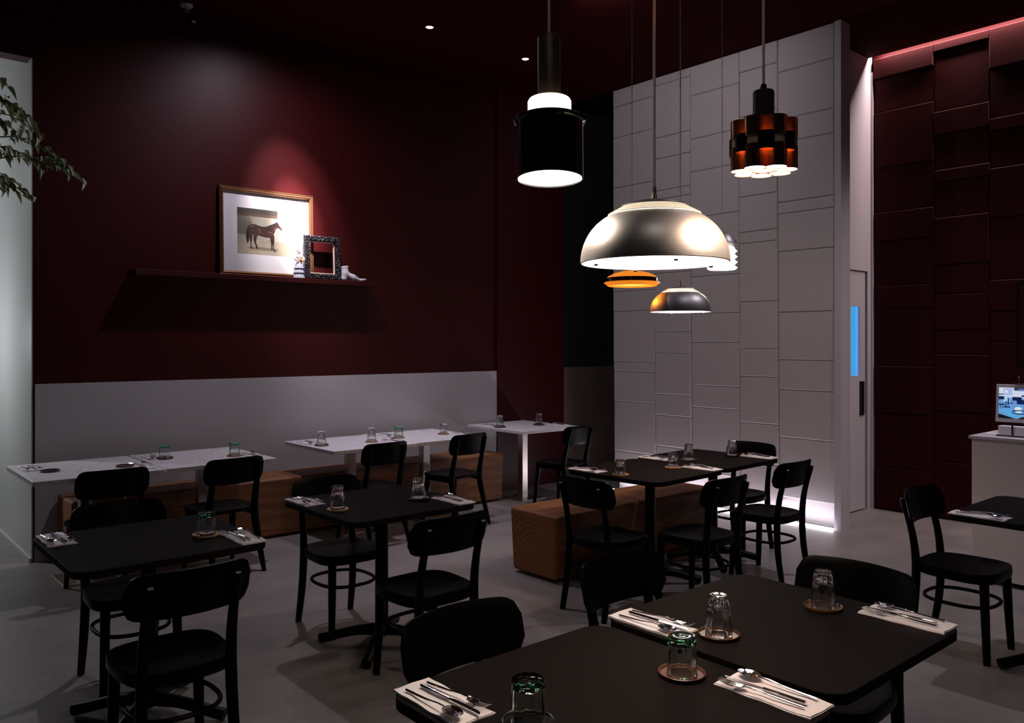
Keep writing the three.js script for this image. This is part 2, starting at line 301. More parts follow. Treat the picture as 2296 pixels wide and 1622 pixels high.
part('mount', at(lathe([[0, 0], [0.05, 0], [0.052, -0.02], [0.04, -0.03], [0, -0.03]], 24), 0, 0, 0), m.white, sp);
part('arm', bar([[0, -0.028, 0], [0.004, -0.07, 0.01], [0.012, -0.1, 0.02]], [0.016, 0.016, 0.02], 8, 6), m.white, sp);
part('hood', at(lathe([[0.012, 0.05], [0.04, 0.04], [0.045, -0.05], [0.041, -0.05], [0.036, 0.03], [0, 0.036]], 24), 0.03, -0.135, 0.03, 0.35, 0, 0.35), m.darkC, sp);
part('label_plate', at(rbox(0.03, 0.016, 0.003, 0.001, 1), 0.032, -0.165, 0.078, 0.2), m.white, sp);

// ---------------------------------------------------------------- shelf and what stands on it
const shelf = tag(shade(new THREE.Mesh(at(rbox(2.2, 0.045, 0.17, 0.003), 0, 0, 0), m.red)), 'long dark red floating shelf on the dark red wall', 'shelf');
shelf.name = 'wall_shelf'; shelf.position.copy(V(3.058, WALL - 0.085, 2.1925)); scene.add(shelf);
const ST = 2.215;                                           // shelf top
function frameBars(w, h, prof, mat, parent, name = 'frame_bar') {   // four mitred mouldings; prof = [[inward, out]...] from the outer edge
  const mk = (len) => { const sh = new THREE.Shape(prof.map(([i, o]) => new THREE.Vector2(i, o))); const g = new THREE.ExtrudeGeometry(sh, { depth: len, bevelEnabled: false, steps: 1 }); const p = g.attributes.position; for (let i = 0; i < p.count; i++) { const inn = p.getX(i), out = p.getY(i), z = p.getZ(i) / len; p.setXYZ(i, -len / 2 + inn + z * (len - 2 * inn), inn, out); } g.computeVertexNormals(); return g; };
  part(name, at(mk(w), 0, 0, 0), mat, parent);
  part(name, at(mk(w), 0, h, 0, 0, 0, Math.PI), mat, parent);
  part(name, at(mk(h), w / 2, h / 2, 0, 0, 0, Math.PI / 2), mat, parent);
  part(name, at(mk(h), -w / 2, h / 2, 0, 0, 0, -Math.PI / 2), mat, parent);
}
const gold = M({ color: lin(0.24, 0.11, 0.055), roughness: 0.34, metalness: 0.7 });
const pic = thing('framed_picture', 'large framed horse print with white mat leaning on the wall shelf', 'picture', 3.105, 6.887, ST);
const PW = 0.875, PH = 0.768;
frameBars(PW, PH, [[0, 0.0], [0, 0.022], [0.006, 0.03], [0.014, 0.026], [0.024, 0.034], [0.032, 0.03], [0.04, 0.016], [0.04, 0.0]], gold, pic);
part('mat_board', at(new THREE.BoxGeometry(PW - 0.07, PH - 0.07, 0.004), 0, PH / 2, 0.006), M({ color: lin(0.75, 0.73, 0.76), roughness: 0.8 }), pic);
part('backing_board', at(new THREE.BoxGeometry(PW - 0.02, PH - 0.02, 0.004), 0, PH / 2, -0.003), m.pale, pic);
const cv = document.createElement('canvas'); cv.width = 720; cv.height = 530;
{
  const c = cv.getContext('2d');
  const bg = c.createLinearGradient(0, 0, 720, 0); bg.addColorStop(0, '#77736a'); bg.addColorStop(0.35, '#938e82'); bg.addColorStop(1, '#b9b3a4'); c.fillStyle = bg; c.fillRect(0, 0, 720, 530);
  c.fillStyle = '#5a4638'; c.fillRect(0, 0, 490, 92); c.fillStyle = '#3f3a34'; c.fillRect(0, 0, 490, 60); c.fillStyle = '#8f887a'; c.fillRect(330, 92, 5, 190);
  c.fillStyle = '#cfc9ba'; c.fillRect(490, 44, 190, 320); c.fillStyle = '#e6e2d6'; c.fillRect(505, 60, 130, 220); c.fillStyle = '#77736a'; c.fillRect(486, 40, 7, 330); c.fillRect(640, 60, 9, 310); c.fillStyle = '#9a9a9c'; c.fillRect(660, 150, 40, 220);
  c.fillStyle = '#b9b2a2'; c.fillRect(500, 280, 140, 80);
  for (let i = 0; i < 40; i++) { c.fillStyle = `rgba(30,26,20,${0.008})`; c.beginPath(); c.ellipse(60 + i * 2, 250, 130 - i * 2, 230 - i * 4, 0, 0, 7); c.fill(); }
  const st = c.createLinearGradient(0, 320, 0, 530); st.addColorStop(0, '#8b8375'); st.addColorStop(1, '#b1a590'); c.fillStyle = st; c.beginPath(); c.moveTo(0, 300); c.lineTo(250, 330); c.lineTo(480, 365); c.lineTo(720, 372); c.lineTo(720, 530); c.lineTo(0, 530); c.fill();
  for (let i = 0; i < 1500; i++) { const x = rr(0, 720), y = rr(335, 528), l = rr(8, 26), t = rr(-0.5, 0.5) + (x < 300 ? -0.4 : 0.2); c.strokeStyle = ['#d8cbb0', '#a4937a', '#7c6c56', '#c3b296', '#e9dfca'][i % 5]; c.globalAlpha = 0.5; c.lineWidth = rr(0.8, 2); c.beginPath(); c.moveTo(x, y); c.lineTo(x + Math.cos(t) * l, y + Math.sin(t) * l * 0.6); c.stroke(); }
  c.globalAlpha = 0.35; c.fillStyle = '#2c2318'; c.beginPath(); c.ellipse(310, 462, 190, 18, 0.02, 0, 7); c.fill(); c.globalAlpha = 1;
  // a bay horse in profile
  const coat = c.createLinearGradient(0, 170, 0, 400); coat.addColorStop(0, '#2c1812'); coat.addColorStop(0.5, '#3a211a'); coat.addColorStop(1, '#241210'); c.fillStyle = coat;
  const leg = (pts) => { c.beginPath(); c.moveTo(...pts[0]); pts.slice(1).forEach((p) => c.lineTo(...p)); c.closePath(); c.fill(); };
  c.fillStyle = '#2a1512'; leg([[135, 300], [178, 310], [172, 370], [166, 400], [170, 450], [182, 470], [158, 472], [156, 400], [142, 350]]); leg([[392, 320], [432, 320], [424, 390], [420, 440], [430, 468], [406, 470], [406, 400]]);
  c.fillStyle = coat; c.beginPath(); c.moveTo(118, 250); c.bezierCurveTo(112, 196, 170, 176, 220, 182); c.bezierCurveTo(270, 200, 310, 206, 350, 196); c.bezierCurveTo(400, 180, 440, 158, 476, 140); c.lineTo(486, 126); c.lineTo(492, 142); c.bezierCurveTo(510, 158, 532, 188, 548, 206); c.bezierCurveTo(552, 220, 540, 228, 530, 224); c.bezierCurveTo(508, 206, 494, 200, 482, 200); c.bezierCurveTo(462, 226, 446, 270, 436, 300); c.bezierCurveTo(420, 330, 380, 326, 340, 326); c.bezierCurveTo(290, 322, 240, 300, 214, 304); c.bezierCurveTo(170, 316, 122, 300, 118, 250); c.fill();
  leg([[196, 290], [250, 300], [228, 340], [222, 390], [240, 446], [252, 462], [228, 466], [206, 400], [188, 350]]); leg([[400, 300], [448, 296], [444, 370], [438, 430], [452, 470], [470, 486], [444, 490], [428, 430], [420, 370]]);
  c.fillStyle = '#170c0b'; c.beginPath(); c.moveTo(122, 222); c.bezierCurveTo(96, 260, 100, 380, 118, 408); c.bezierCurveTo(144, 400, 140, 300, 136, 240); c.fill();
  c.strokeStyle = '#170c0b'; c.lineWidth = 9; c.beginPath(); c.moveTo(360, 196); c.bezierCurveTo(400, 180, 440, 160, 478, 140); c.stroke();
  c.strokeStyle = 'rgba(186,122,90,0.65)'; c.lineWidth = 7; c.lineCap = 'round'; for (const q of [[[150, 214], [170, 202], [200, 206]], [[250, 232], [276, 246], [270, 280]], [[372, 262], [392, 250], [430, 276]], [[440, 236], [456, 216], [462, 206]], [[500, 160], [520, 186], [538, 206]]]) { c.beginPath(); c.moveTo(...q[0]); c.quadraticCurveTo(...q[1], ...q[2]); c.stroke(); }
  c.fillStyle = '#0c0706'; c.beginPath(); c.arc(502, 160, 4, 0, 7); c.fill();
}
const horse = new THREE.CanvasTexture(cv); horse.colorSpace = THREE.SRGBColorSpace;
part('print', at(new THREE.PlaneGeometry(0.545, 0.4), -0.003, PH / 2 + 0.012, 0.0088), M({ map: horse, roughness: 0.6 }), pic);
part('glass_pane', at(new THREE.PlaneGeometry(PW - 0.075, PH - 0.075), 0, PH / 2, 0.0125), MP({ color: 0xffffff, roughness: 0.03, transmission: 1, thickness: 0, ior: 1.5 }), pic);
pic.rotation.set(-0.03, 0, 0);

const darkCarve = M({ color: lin(0.02, 0.017, 0.023), roughness: 0.3 });
const mf = thing('ornate_frame', 'small carved black empty frame leaning against the horse picture', 'frame', 3.6, 6.818, ST);
const MW = 0.355, MH = 0.4;
frameBars(MW, MH, [[0, -0.012], [0, 0.012], [0.012, 0.024], [0.03, 0.026], [0.05, 0.012], [0.052, 0.006], [0.052, -0.012]], darkCarve, mf);
{
  const gs = [];
  const leafG = (x, y, t, s) => gs.push(at(new THREE.SphereGeometry(1, 7, 5).scale(0.016 * s, 0.0065 * s, 0.013), x, y, 0.026, rr(-0.5, 0.5), rr(-0.5, 0.5), t));
  for (let i = 0; i < 30; i++) for (const [row, off] of [[0.012, 0], [0.027, 0.5], [0.04, 0.2]]) { const t = (i + off) / 30, x = -MW / 2 + row + t * (MW - 2 * row), y = row + t * (MH - 2 * row), k = (i % 2 ? 0.8 : -0.8) + rr(-0.3, 0.3), s = rr(0.6, 0.95); leafG(x, row, k, s); leafG(x, MH - row, -k, s); leafG(-MW / 2 + row, y, k + 1.57, s); leafG(MW / 2 - row, y, 1.57 - k, s); }
  for (const sx of [-1, 1]) for (const y of [0.022, MH - 0.022]) for (let k = 0; k < 3; k++) gs.push(at(new THREE.TorusGeometry(0.007 + k * 0.005, 0.003, 5, 14), sx * (MW / 2 - 0.022), y, 0.027 - k * 0.002));
  part('carving', merged(...gs), darkCarve, mf);
}
{
  const holder = new THREE.Group(); frameBars(MW - 0.1, MH - 0.1, [[0, -0.004], [0, 0.011], [0.004, 0.014], [0.009, 0.008], [0.01, -0.004]], M({ color: lin(0.62, 0.5, 0.42), roughness: 0.4 }), holder, 'inner_slip');
  for (const c of [...holder.children]) { c.position.y = 0.05; mf.add(c); }
}
mf.rotation.set(-0.05, 0, 0);

const fig = thing('porcelain_figurine', 'small porcelain lady figurine in tiered blue skirt holding flowers', 'figurine', 3.362, 6.802, ST);
{
  const blue = M({ color: lin(0.52, 0.55, 0.68), roughness: 0.25 }), ivory = M({ color: lin(0.68, 0.6, 0.58), roughness: 0.25 }), trimM = M({ color: lin(0.1, 0.09, 0.13), roughness: 0.4 }), hair = M({ color: lin(0.08, 0.05, 0.045), roughness: 0.4 }), flower = M({ color: lin(0.62, 0.3, 0.12), roughness: 0.4 });
  const tier = (r0, r1, y0, y1) => gridGeo(56, 6, (u, v) => { const t = u * Math.PI * 2, r = (r0 + (r1 - r0) * Math.sqrt(v)) * (1 + 0.045 * v * Math.sin(t * 14)), y = y1 + (y0 - y1) * v + 0.002 * v * Math.sin(t * 14 + 1); return [Math.cos(t) * r, y, -Math.sin(t) * r]; }, true);
  const ruff = (r, y) => gridGeo(56, 6, (u, v) => { const t = u * Math.PI * 2, q = v * Math.PI * 2, rrr = r * (1 + 0.045 * Math.sin(t * 14)) + 0.0035 * Math.cos(q); return [Math.cos(t) * rrr, y + 0.004 * Math.sin(q) + 0.002 * Math.sin(t * 14), -Math.sin(t) * rrr]; }, true);
  part('skirt_tier', merged(tier(0.036, 0.05, 0.0, 0.07), at(new THREE.CircleGeometry(0.049, 24), 0, 0.001, 0, Math.PI / 2)), blue, fig);
  part('skirt_tier', tier(0.03, 0.047, 0.045, 0.1), blue, fig); part('skirt_tier', tier(0.012, 0.043, 0.085, 0.155), blue, fig);
  for (const [r, y] of [[0.0475, 0.045], [0.0435, 0.086]]) part('ruffle', ruff(r, y), trimM, fig);
  part('bodice', lathe([[0.013, 0.145], [0.015, 0.155], [0.02, 0.175], [0.024, 0.192], [0.02, 0.204], [0.008, 0.21], [0.007, 0.222], [0.0, 0.224]], 24), ivory, fig);
  for (const s of [-1, 1]) part('arm', bar([[s * 0.02, 0.198, 0], [s * 0.042, 0.178, 0.004], [s * 0.036, 0.158, 0.02], [s * 0.01, 0.155, 0.03]], [0.01, 0.013, 0.009, 0.005], 8, 12), ivory, fig);
  part('head', at(new THREE.SphereGeometry(1, 20, 16).scale(0.0145, 0.018, 0.0155), 0, 0.238, 0.002), ivory, fig);
  part('hair', merged(at(new THREE.SphereGeometry(1, 18, 12, 0, 6.3, 0, 1.7).scale(0.0165, 0.02, 0.017), 0, 0.241, -0.003, -0.45), at(new THREE.SphereGeometry(0.009, 10, 8), 0, 0.259, -0.006)), hair, fig);
  part('hat_flowers', merged(...[[-0.012, 0.252, 0.006], [-0.006, 0.26, 0.002], [-0.017, 0.244, 0]].map((p) => at(new THREE.IcosahedronGeometry(0.006, 1), ...p))), ivory, fig);
  const fl = []; for (let i = 0; i < 16; i++) fl.push(at(new THREE.IcosahedronGeometry(rr(0.006, 0.009), 1), rr(-0.04, 0.04), rr(0.148, 0.168), rr(0.018, 0.036)));
  part('flowers', merged(...fl), flower, fig);
}
// ceramic foot: one surface from a field of tapered capsules
function fieldGeo(caps, size, res, k) {
  const mc = new MarchingCubes(res, new THREE.MeshBasicMaterial(), false, false, 60000); mc.isolation = 0;
  for (let z = 0; z < res; z++) for (let y = 0; y < res; y++) for (let x = 0; x < res; x++) {
    const p = new THREE.Vector3((x - res / 2) / (res / 2), (y - res / 2) / (res / 2), (z - res / 2) / (res / 2)).multiplyScalar(size);
    let d = 1e3;
    for (const [a, b, ra, rb] of caps) { const ab = new THREE.Vector3(b[0] - a[0], b[1] - a[1], b[2] - a[2]), ap = p.clone().sub(new THREE.Vector3(...a)), t = Math.min(1, Math.max(0, ap.dot(ab) / ab.lengthSq())), q = ap.addScaledVector(ab, -t).length() - (ra + (rb - ra) * t), h = Math.max(0, Math.min(1, 0.5 + 0.5 * (d - q) / k)); d = d + (q - d) * h - k * h * (1 - h); }
    d = Math.max(d, -(p.y + 0.068), p.y - 0.07 + (p.x + 0.09) * -0.12);
    mc.field[x + y * res + z * res * res] = -d;
  }
  mc.update(); const n = mc.count, g = new THREE.BufferGeometry();
  g.setAttribute('position', new THREE.BufferAttribute(mc.positionArray.slice(0, n * 3).map((v) => v * size), 3)); const w = mergeVertices(g, 1e-6); w.computeVertexNormals(); return w;
}
const ft = thing('ceramic_foot', 'white ceramic foot ornament at the right end of the wall shelf', 'ornament', 3.912, 6.81, ST + 0.0675);
{
  const toes = []; for (let i = 0; i < 5; i++) toes.push([[0.085 - i * 0.008, -0.055, 0.026 - i * 0.014], [0.118 - i * 0.009 - (i ? 0.004 : 0), -0.054 + (i ? 0 : 0.006), 0.03 - i * 0.014], i ? 0.008 : 0.011, i ? 0.007 : 0.01]);
  part('foot', fieldGeo([[[-0.085, 0.09, 0], [-0.082, 0.01, 0], 0.036, 0.03], [[-0.082, 0.01, 0], [-0.09, -0.045, 0], 0.03, 0.028], [[-0.075, -0.005, 0], [0.0, -0.035, 0.004], 0.03, 0.03], [[0.0, -0.035, 0.006], [0.075, -0.058, 0.012], 0.029, 0.015], [[0.0, -0.042, -0.006], [0.062, -0.058, -0.018], 0.024, 0.013], ...toes], 0.155, 72, 0.018), M({ color: lin(0.6, 0.6, 0.66), roughness: 0.5 }), ft);
}

// ---------------------------------------------------------------- pendant lamps
const lampCord = (h0, r = 0.0045) => at(new THREE.CylinderGeometry(r, r, CEIL - h0, 8), 0, (CEIL + h0) / 2 - 0, 0);
const rose = lathe([[0, 0], [0.05, 0], [0.05, -0.02], [0.035, -0.032], [0, -0.034]], 24);
function domeLamp(label, a, b, h, group) {
  const t = thing('dome_pendant_lamp', label, 'pendant lamp', a, b, h, 0, group), R = 0.203;
  const prof = []; for (let i = 0; i <= 26; i++) { const q = i / 26; const th = 0.0 + q * 1.02; prof.push([R * Math.cos(th) ** 0.76, 0.004 + Math.sin(th) * 0.152]); }
  const inner = prof.map(([r, y]) => [r - 0.003, y - 0.002]).reverse();
  part('shade', toCreasedNormals(lathe([...inner, ...prof, inner[0]].map((p, i, l) => i === l.length - 1 ? [inner[0][0], inner[0][1]] : p), 64), 0.7), m.alu, t);
  const r1 = prof[26][0], y1 = prof[26][1];
  for (let k = 0; k < 4; k++) { const r = r1 + 0.003 - k * 0.0125, y = y1 + 0.003 + k * 0.0068; part('louvre_ring', toCreasedNormals(lathe([[r - 0.03, y + 0.003], [r - 0.003, y + 0.0022], [r, y + 0.0002], [r - 0.003, y - 0.0018], [r - 0.03, y - 0.001], [r - 0.03, y + 0.003]], 56), 0.6), m.glowSoft, t); }
  part('cap', toCreasedNormals(lathe([[r1 - 0.032, y1 + 0.024], [r1 - 0.036, y1 + 0.029], [0.05, y1 + 0.039], [0.02, y1 + 0.043], [0, y1 + 0.0435]], 48), 0.7), m.alu, t);
  part('diffuser', lathe([[0, 0.012], [0.195, 0.012], [0.197, 0.008], [0.19, 0.004], [0, -0.002]], 56), m.glow, t);
  for (let k = 0; k < 4; k++) { const q = k * Math.PI / 2 + 0.55; part('screw', at(lathe([[0, -0.008], [0.005, -0.008], [0.006, -0.003], [0.004, 0.003], [0, 0.003]], 10), Math.cos(q) * 0.165, 0.001, Math.sin(q) * 0.165), m.steel, t); }
  part('stem', at(lathe([[0, 0], [0.0075, 0], [0.0075, 0.016], [0.0055, 0.018], [0.0055, 0.038], [0, 0.038]], 16), 0, y1 + 0.041, 0), m.steelLeg, t);
  part('cord', lampCord(h + y1 + 0.07, 0.004).translate(0, -h, 0), m.cord, t);
  part('ceiling_rose', rose.clone().translate(0, CEIL - h, 0), m.white, t);
  return t;
}
const W2 = (x, w) => { const t = (x - 1148) / 1831, l = t * w; return [0.7556 * l + 0.655 * w, 0.7556 * w - 0.655 * l]; };   // a point at a pixel column and a distance
const L = { dome: W2(1467, 2.25), dome2: W2(1525.5, 5.5), cyl: W2(1231, 2.3), cop: W2(1712, 2.05), orange: W2(1417, 5.6), tier: W2(1619, 6.2) };
domeLamp('large brushed metal dome pendant lamp, nearest the viewer, above the front tables', ...L.dome, 1.848);
domeLamp('distant brushed metal dome pendant with orange glint above the log bench tables', ...L.dome2, 1.838);

{ // dark cylinder with a glowing glass collar
  const h = 2.085, t = thing('cylinder_pendant_lamp', 'glossy black cylinder pendant lamp with glowing glass collar and tall stem', 'pendant lamp', ...L.cyl, h), R = 0.0935;
  part('shade', toCreasedNormals(lathe([[R - 0.004, 0.012], [R - 0.004, 0], [R, 0], [R, 0.155], [R + 0.006, 0.158], [R + 0.008, 0.164], [R + 0.004, 0.169], [0.05, 0.172], [0.05, 0.166], [R - 0.006, 0.16], [R - 0.004, 0.012]], 64), 0.6), m.gloss, t);
  part('diffuser', lathe([[0, 0.014], [R - 0.005, 0.014], [R - 0.005, 0.004], [0, 0.001]], 56), m.glow, t);
  const col = [[0.0, 0.17], [0.06, 0.17]]; for (let k = 0; k < 6; k++) col.push([0.0605, 0.172 + k * 0.0085], [0.0612, 0.176 + k * 0.0085], [0.0598, 0.179 + k * 0.0085]);
  col.push([0.058, 0.225], [0.03, 0.227], [0, 0.227]); part('glass_collar', toCreasedNormals(lathe(col, 56), 0.6), m.glowCol, t);
  part('stem_tube', toCreasedNormals(lathe([[0, 0.226], [0.032, 0.226], [0.032, 0.405], [0.03, 0.408], [0.006, 0.41], [0, 0.41]], 40), 0.6), m.bronze, t);
  part('cord', lampCord(h + 0.408, 0.0035).translate(0, -h, 0), m.cord, t); part('ceiling_rose', rose.clone().translate(0, CEIL - h, 0), m.white, t);
  const d = new THREE.Vector3(-L.cyl[0], 0, L.cyl[1]).normalize(), q = new THREE.Quaternion().setFromAxisAngle(new THREE.Vector3(0, -1, 0).cross(d), 0.075).multiply(new THREE.Quaternion().setFromAxisAngle(d, 0.006));
  const tilt = new THREE.Matrix4().makeTranslation(0, 0.4, 0).multiply(new THREE.Matrix4().makeRotationFromQuaternion(q)).multiply(new THREE.Matrix4().makeTranslation(0, -0.4, 0));   // it hangs a little askew from its cord
  t.children.forEach((c) => { if (!/cord|ceiling/.test(c.name)) c.geometry.applyMatrix4(tilt); });
}
{ // copper tubes in a ring
  const h = 2.061, S = 0.79, t = thing('copper_pendant_lamp', 'copper pendant lamp made of a ring of tubes with black bands', 'pendant lamp', ...L.cop, h), n = 7, RR = 0.068, r = 0.0355;
  const tube = (r0, y0, y1) => toCreasedNormals(lathe([[r0, y0], [r0, y1], [r0 - 0.0012, y1], [r0 - 0.0012, y0], [r0, y0]], 28), 0.6);
  t.scale.setScalar(S); const dark = M({ color: lin(0.03, 0.028, 0.026), roughness: 0.5, metalness: 0.3 });
  for (let k = 0; k < n; k++) {
    const q = k / n * Math.PI * 2 + 0.25, x = Math.cos(q) * RR, z = Math.sin(q) * RR, q2 = q + Math.PI / n, x2 = Math.cos(q2) * (RR + 0.004), z2 = Math.sin(q2) * (RR + 0.004);
    part('copper_tube', at(tube(r, 0.098, 0.158), x, 0, z), m.copper, t); part('copper_tube', at(tube(r, 0.0, 0.072), x, 0, z), m.copper, t);
    part('inner_tube', at(tube(r - 0.004, 0.005, 0.15), x, 0, z), m.cream, t);
    part('black_band', at(tube(0.03, 0.052, 0.108), x2 * 1.06, 0, z2 * 1.06), m.gloss, t);
    point(V(L.cop[0] + x2 * 1.25 * S, L.cop[1] - z2 * 1.25 * S, h + 0.08 * S), 0.16, 0xff7a38, 0.2);
    part('diffuser', at(lathe([[0, 0.008], [r - 0.002, 0.008], [r - 0.002, 0.003], [0, 0.001]], 24), x, 0, z), m.glow, t);
  }
  part('core', lathe([[0, 0.003], [0.034, 0.003], [0.034, 0.14], [0, 0.145]], 24), m.glowCol, t);
  part('neck', toCreasedNormals(lathe([[0, 0.14], [0.033, 0.14], [0.033, 0.252], [0.03, 0.256], [0.008, 0.258], [0, 0.258]], 36), 0.6), dark, t);
  part('cord_grip', merged(at(lathe([[0, 0.256], [0.01, 0.256], [0.01, 0.274], [0.005, 0.279], [0, 0.279]], 14), 0, 0, 0), at(new THREE.SphereGeometry(0.006, 8, 6), -0.012, 0.266, 0.003)), m.gloss, t);
  part('cord', lampCord(h + 0.276 * S, 0.0035).translate(0, -h, 0).scale(1 / S, 1 / S, 1 / S), m.cord, t); part('ceiling_rose', rose.clone().translate(0, CEIL - h, 0).scale(1 / S, 1 / S, 1 / S), m.white, t);
}
{ // orange saucer
  const h = 2.022, t = thing('orange_pendant_lamp', 'flat glowing orange saucer pendant lamp with dark band', 'pendant lamp', ...L.orange, h), R = 0.19;
  const org = M({ color: lin(0.8, 0.3, 0.04), emissive: lin(1, 0.27, 0.015), emissiveIntensity: 0.75, roughness: 0.4 });
  part('upper_shade', toCreasedNormals(lathe([[R * 0.9, 0.056], [R * 0.86, 0.066], [R * 0.62, 0.088], [R * 0.34, 0.101], [0.02, 0.107], [0, 0.107]], 48), 0.8), org, t);
  part('band', toCreasedNormals(lathe([[R * 0.9, 0.026], [R * 0.93, 0.03], [R * 0.93, 0.05], [R * 0.9, 0.056], [R * 0.8, 0.056]], 48), 0.6), M({ color: lin(0.02, 0.006, 0.003), roughness: 0.1 }), t);
  part('lower_rim', toCreasedNormals(lathe([[R * 0.86, 0.0], [R * 0.9, 0.004], [R * 0.93, 0.012], [R, 0.018], [R, 0.024], [R * 0.88, 0.028], [R * 0.8, 0.02], [R * 0.86, 0.0]], 56), 0.7), org, t);
  part('diffuser', lathe([[0, 0.03], [R * 0.85, 0.02], [R * 0.84, 0.012], [0, 0.008]], 40), M({ color: lin(0.8, 0.5, 0.2), emissive: lin(1, 0.52, 0.12), emissiveIntensity: 1.1 }), t);
  part('cord', lampCord(h + 0.105, 0.0025).translate(0, -h, 0), m.cord, t); part('ceiling_rose', rose.clone().translate(0, CEIL - h, 0), m.white, t);
}
{ // white layered lamp behind the big dome
  const h = 2.185, t = thing('tiered_pendant_lamp', 'white glowing tiered pendant lamp half hidden behind the large dome', 'pendant lamp', ...L.tier, h), R = 0.115;
  for (let k = 0; k < 4; k++) part('tier', toCreasedNormals(lathe([[0.02, 0.004 + k * 0.042], [R * 0.86, 0.003 + k * 0.042], [R * (k === 3 ? 0.98 : 1), 0.016 + k * 0.042], [R * 0.84, 0.03 + k * 0.042], [R * 0.8, 0.045 + k * 0.042], [0.02, 0.046 + k * 0.042]], 40), 0.7), M({ color: lin(0.8, 0.78, 0.74), emissive: lin(1, 0.93, 0.85), emissiveIntensity: 1.6 }), t);
  part('cone', toCreasedNormals(lathe([[R * 0.7, 0.172], [R * 0.98, 0.2], [R * 0.98, 0.204], [R * 0.6, 0.27], [0.02, 0.29], [0, 0.29]], 40), 0.6), m.alu, t);
  part('cord', lampCord(h + 0.288, 0.0025).translate(0, -h, 0), m.cord, t); part('ceiling_rose', rose.clone().translate(0, CEIL - h, 0), m.white, t);
}
const warm = 0xffe6cc;
spot(V(...L.dome, 1.84), V(...L.dome, 0), 2.4, 80, warm, 0.5, 6);
spot(V(...L.dome2, 1.83), V(...L.dome2, 0), 2.6, 80, warm, 0.5, 6);
spot(V(...L.cyl, 2.075), V(L.cyl[0] - 0.05, L.cyl[1] - 0.05, 0), 1.3, 84, warm, 0.35, 3);
spot(V(...L.cop, 2.05), V(...L.cop, 0), 1.3, 84, warm, 0.35, 3);
point(V(...L.tier, 2.16), 0.6, warm, 3); point(V(...L.orange, 2.01), 0.25, 0xff8a20, 3);

// ---------------------------------------------------------------- tables
const pedestal = (t, cx, cz, top, len, turn) => {
  part('column', at(new THREE.CylinderGeometry(0.034, 0.036, top - 0.07, 24), cx, (top + 0.05) / 2, cz), m.iron, t);
  part('top_plate', merged(at(rbox(0.42, 0.012, 0.06, 0.003), cx, top - 0.006, cz, 0, turn + 0.785), at(rbox(0.42, 0.012, 0.06, 0.003), cx, top - 0.006, cz, 0, turn - 0.785)), m.iron, t);
  for (let k = 0; k < 4; k++) {
    const q = turn + Math.PI / 4 + k * Math.PI / 2, c = Math.cos(q), s = Math.sin(q), p = (d, y) => [cx + c * d, y, cz + s * d];
    part('foot', bar([p(0.0, 0.092), p(len * 0.45, 0.075), p(len * 0.8, 0.045), p(len, 0.028)], [0.034, 0.027, 0.025, 0.027], 10, 14), m.iron, t);
  }
};
function roundedTop(w, d, r, th, mat, name, parent, y, bev = 0.003) {
  const s = new THREE.Shape(), a = w / 2 - bev, b = d / 2 - bev;
  s.moveTo(-a + r, -b); s.lineTo(a - r, -b); s.absarc(a - r, -b + r, r, -Math.PI / 2, 0); s.lineTo(a, b - r); s.absarc(a - r, b - r, r, 0, Math.PI / 2); s.lineTo(-a + r, b); s.absarc(-a + r, b - r, r, Math.PI / 2, Math.PI); s.lineTo(-a, -b + r); s.absarc(-a + r, -b + r, r, Math.PI, Math.PI * 1.5);
  const g = new THREE.ExtrudeGeometry(s, { depth: th - 2 * bev, bevelEnabled: true, bevelSize: bev, bevelThickness: bev, bevelSegments: 3, curveSegments: 10 });
  return part(name, at(g, 0, y - bev, 0, Math.PI / 2), mat, parent);
}
const TOP = 0.765;
const blackTable = thing('black_table', 'nearest black square table at the bottom of the picture', 'table', 1.475, 1.345);
roundedTop(0.775, 0.785, 0.07, 0.03, m.tableTop, 'tabletop', blackTable, TOP);
pedestal(blackTable, -0.02, 0.06, TOP - 0.03, 0.34, 0);
const BT = { T4a: [1.475, 1.345, 0, 'the nearest black table'], T4b: [2.288, 1.37, 0, 'the front black table under the copper lamp'], T1: [1.15, 3.77, 0, 'the left black table'], T2: [2.375, 3.85, 0, 'the lone middle black table'], T3a: [4.35, 3.63, 0.05, 'the black table beside the log bench'], T3b: [5.15, 3.69, 0.05, 'the black table nearest the panelled wall'], T5: [4.765, 1.305, 0, 'the black table at the right edge'] };
for (const [k, l] of Object.entries({ T4b: 'front black table under the copper lamp, joined right of the nearest', T1: 'black square table at far left before the marble tables', T2: 'lone black square table in the middle with two clear glasses', T3a: 'black table beside the log bench with two faceted glasses', T3b: 'black table nearest the grey panelled wall with rose and dark coasters', T5: 'black table cut off at the right edge before the white counter' }))
  copy(blackTable, l, BT[k][0], BT[k][1], 0, BT[k][2]);
// marble tables on square steel posts
const marbleTable = thing('marble_table', 'leftmost white marble table with a dark coaster and no glasses', 'table', 1.475, 6.235);
roundedTop(0.8, 0.885, 0.008, 0.032, m.marble, 'marble_top', marbleTable, TOP, 0.004);
part('post', at(rbox(0.075, TOP - 0.05, 0.075, 0.004), 0, (TOP - 0.044) / 2, 0), m.steelLeg, marbleTable);
part('top_plate', at(rbox(0.4, 0.012, 0.4, 0.003), 0, TOP - 0.038, 0), m.iron, marbleTable);
part('base_plate', at(rbox(0.34, 0.012, 0.34, 0.004), 0, 0.006, 0), m.steelLeg, marbleTable);
const MT = { M1: [1.475, 6.235, 'the leftmost marble table'], M2: [2.29, 6.25, 'the second marble table from left'], M3a: [3.6, 6.31, 'the third marble table from left'], M3b: [4.405, 6.34, 'the fourth marble table from left'], M4: [5.715, 6.42, 'the far marble table by the corridor'] };
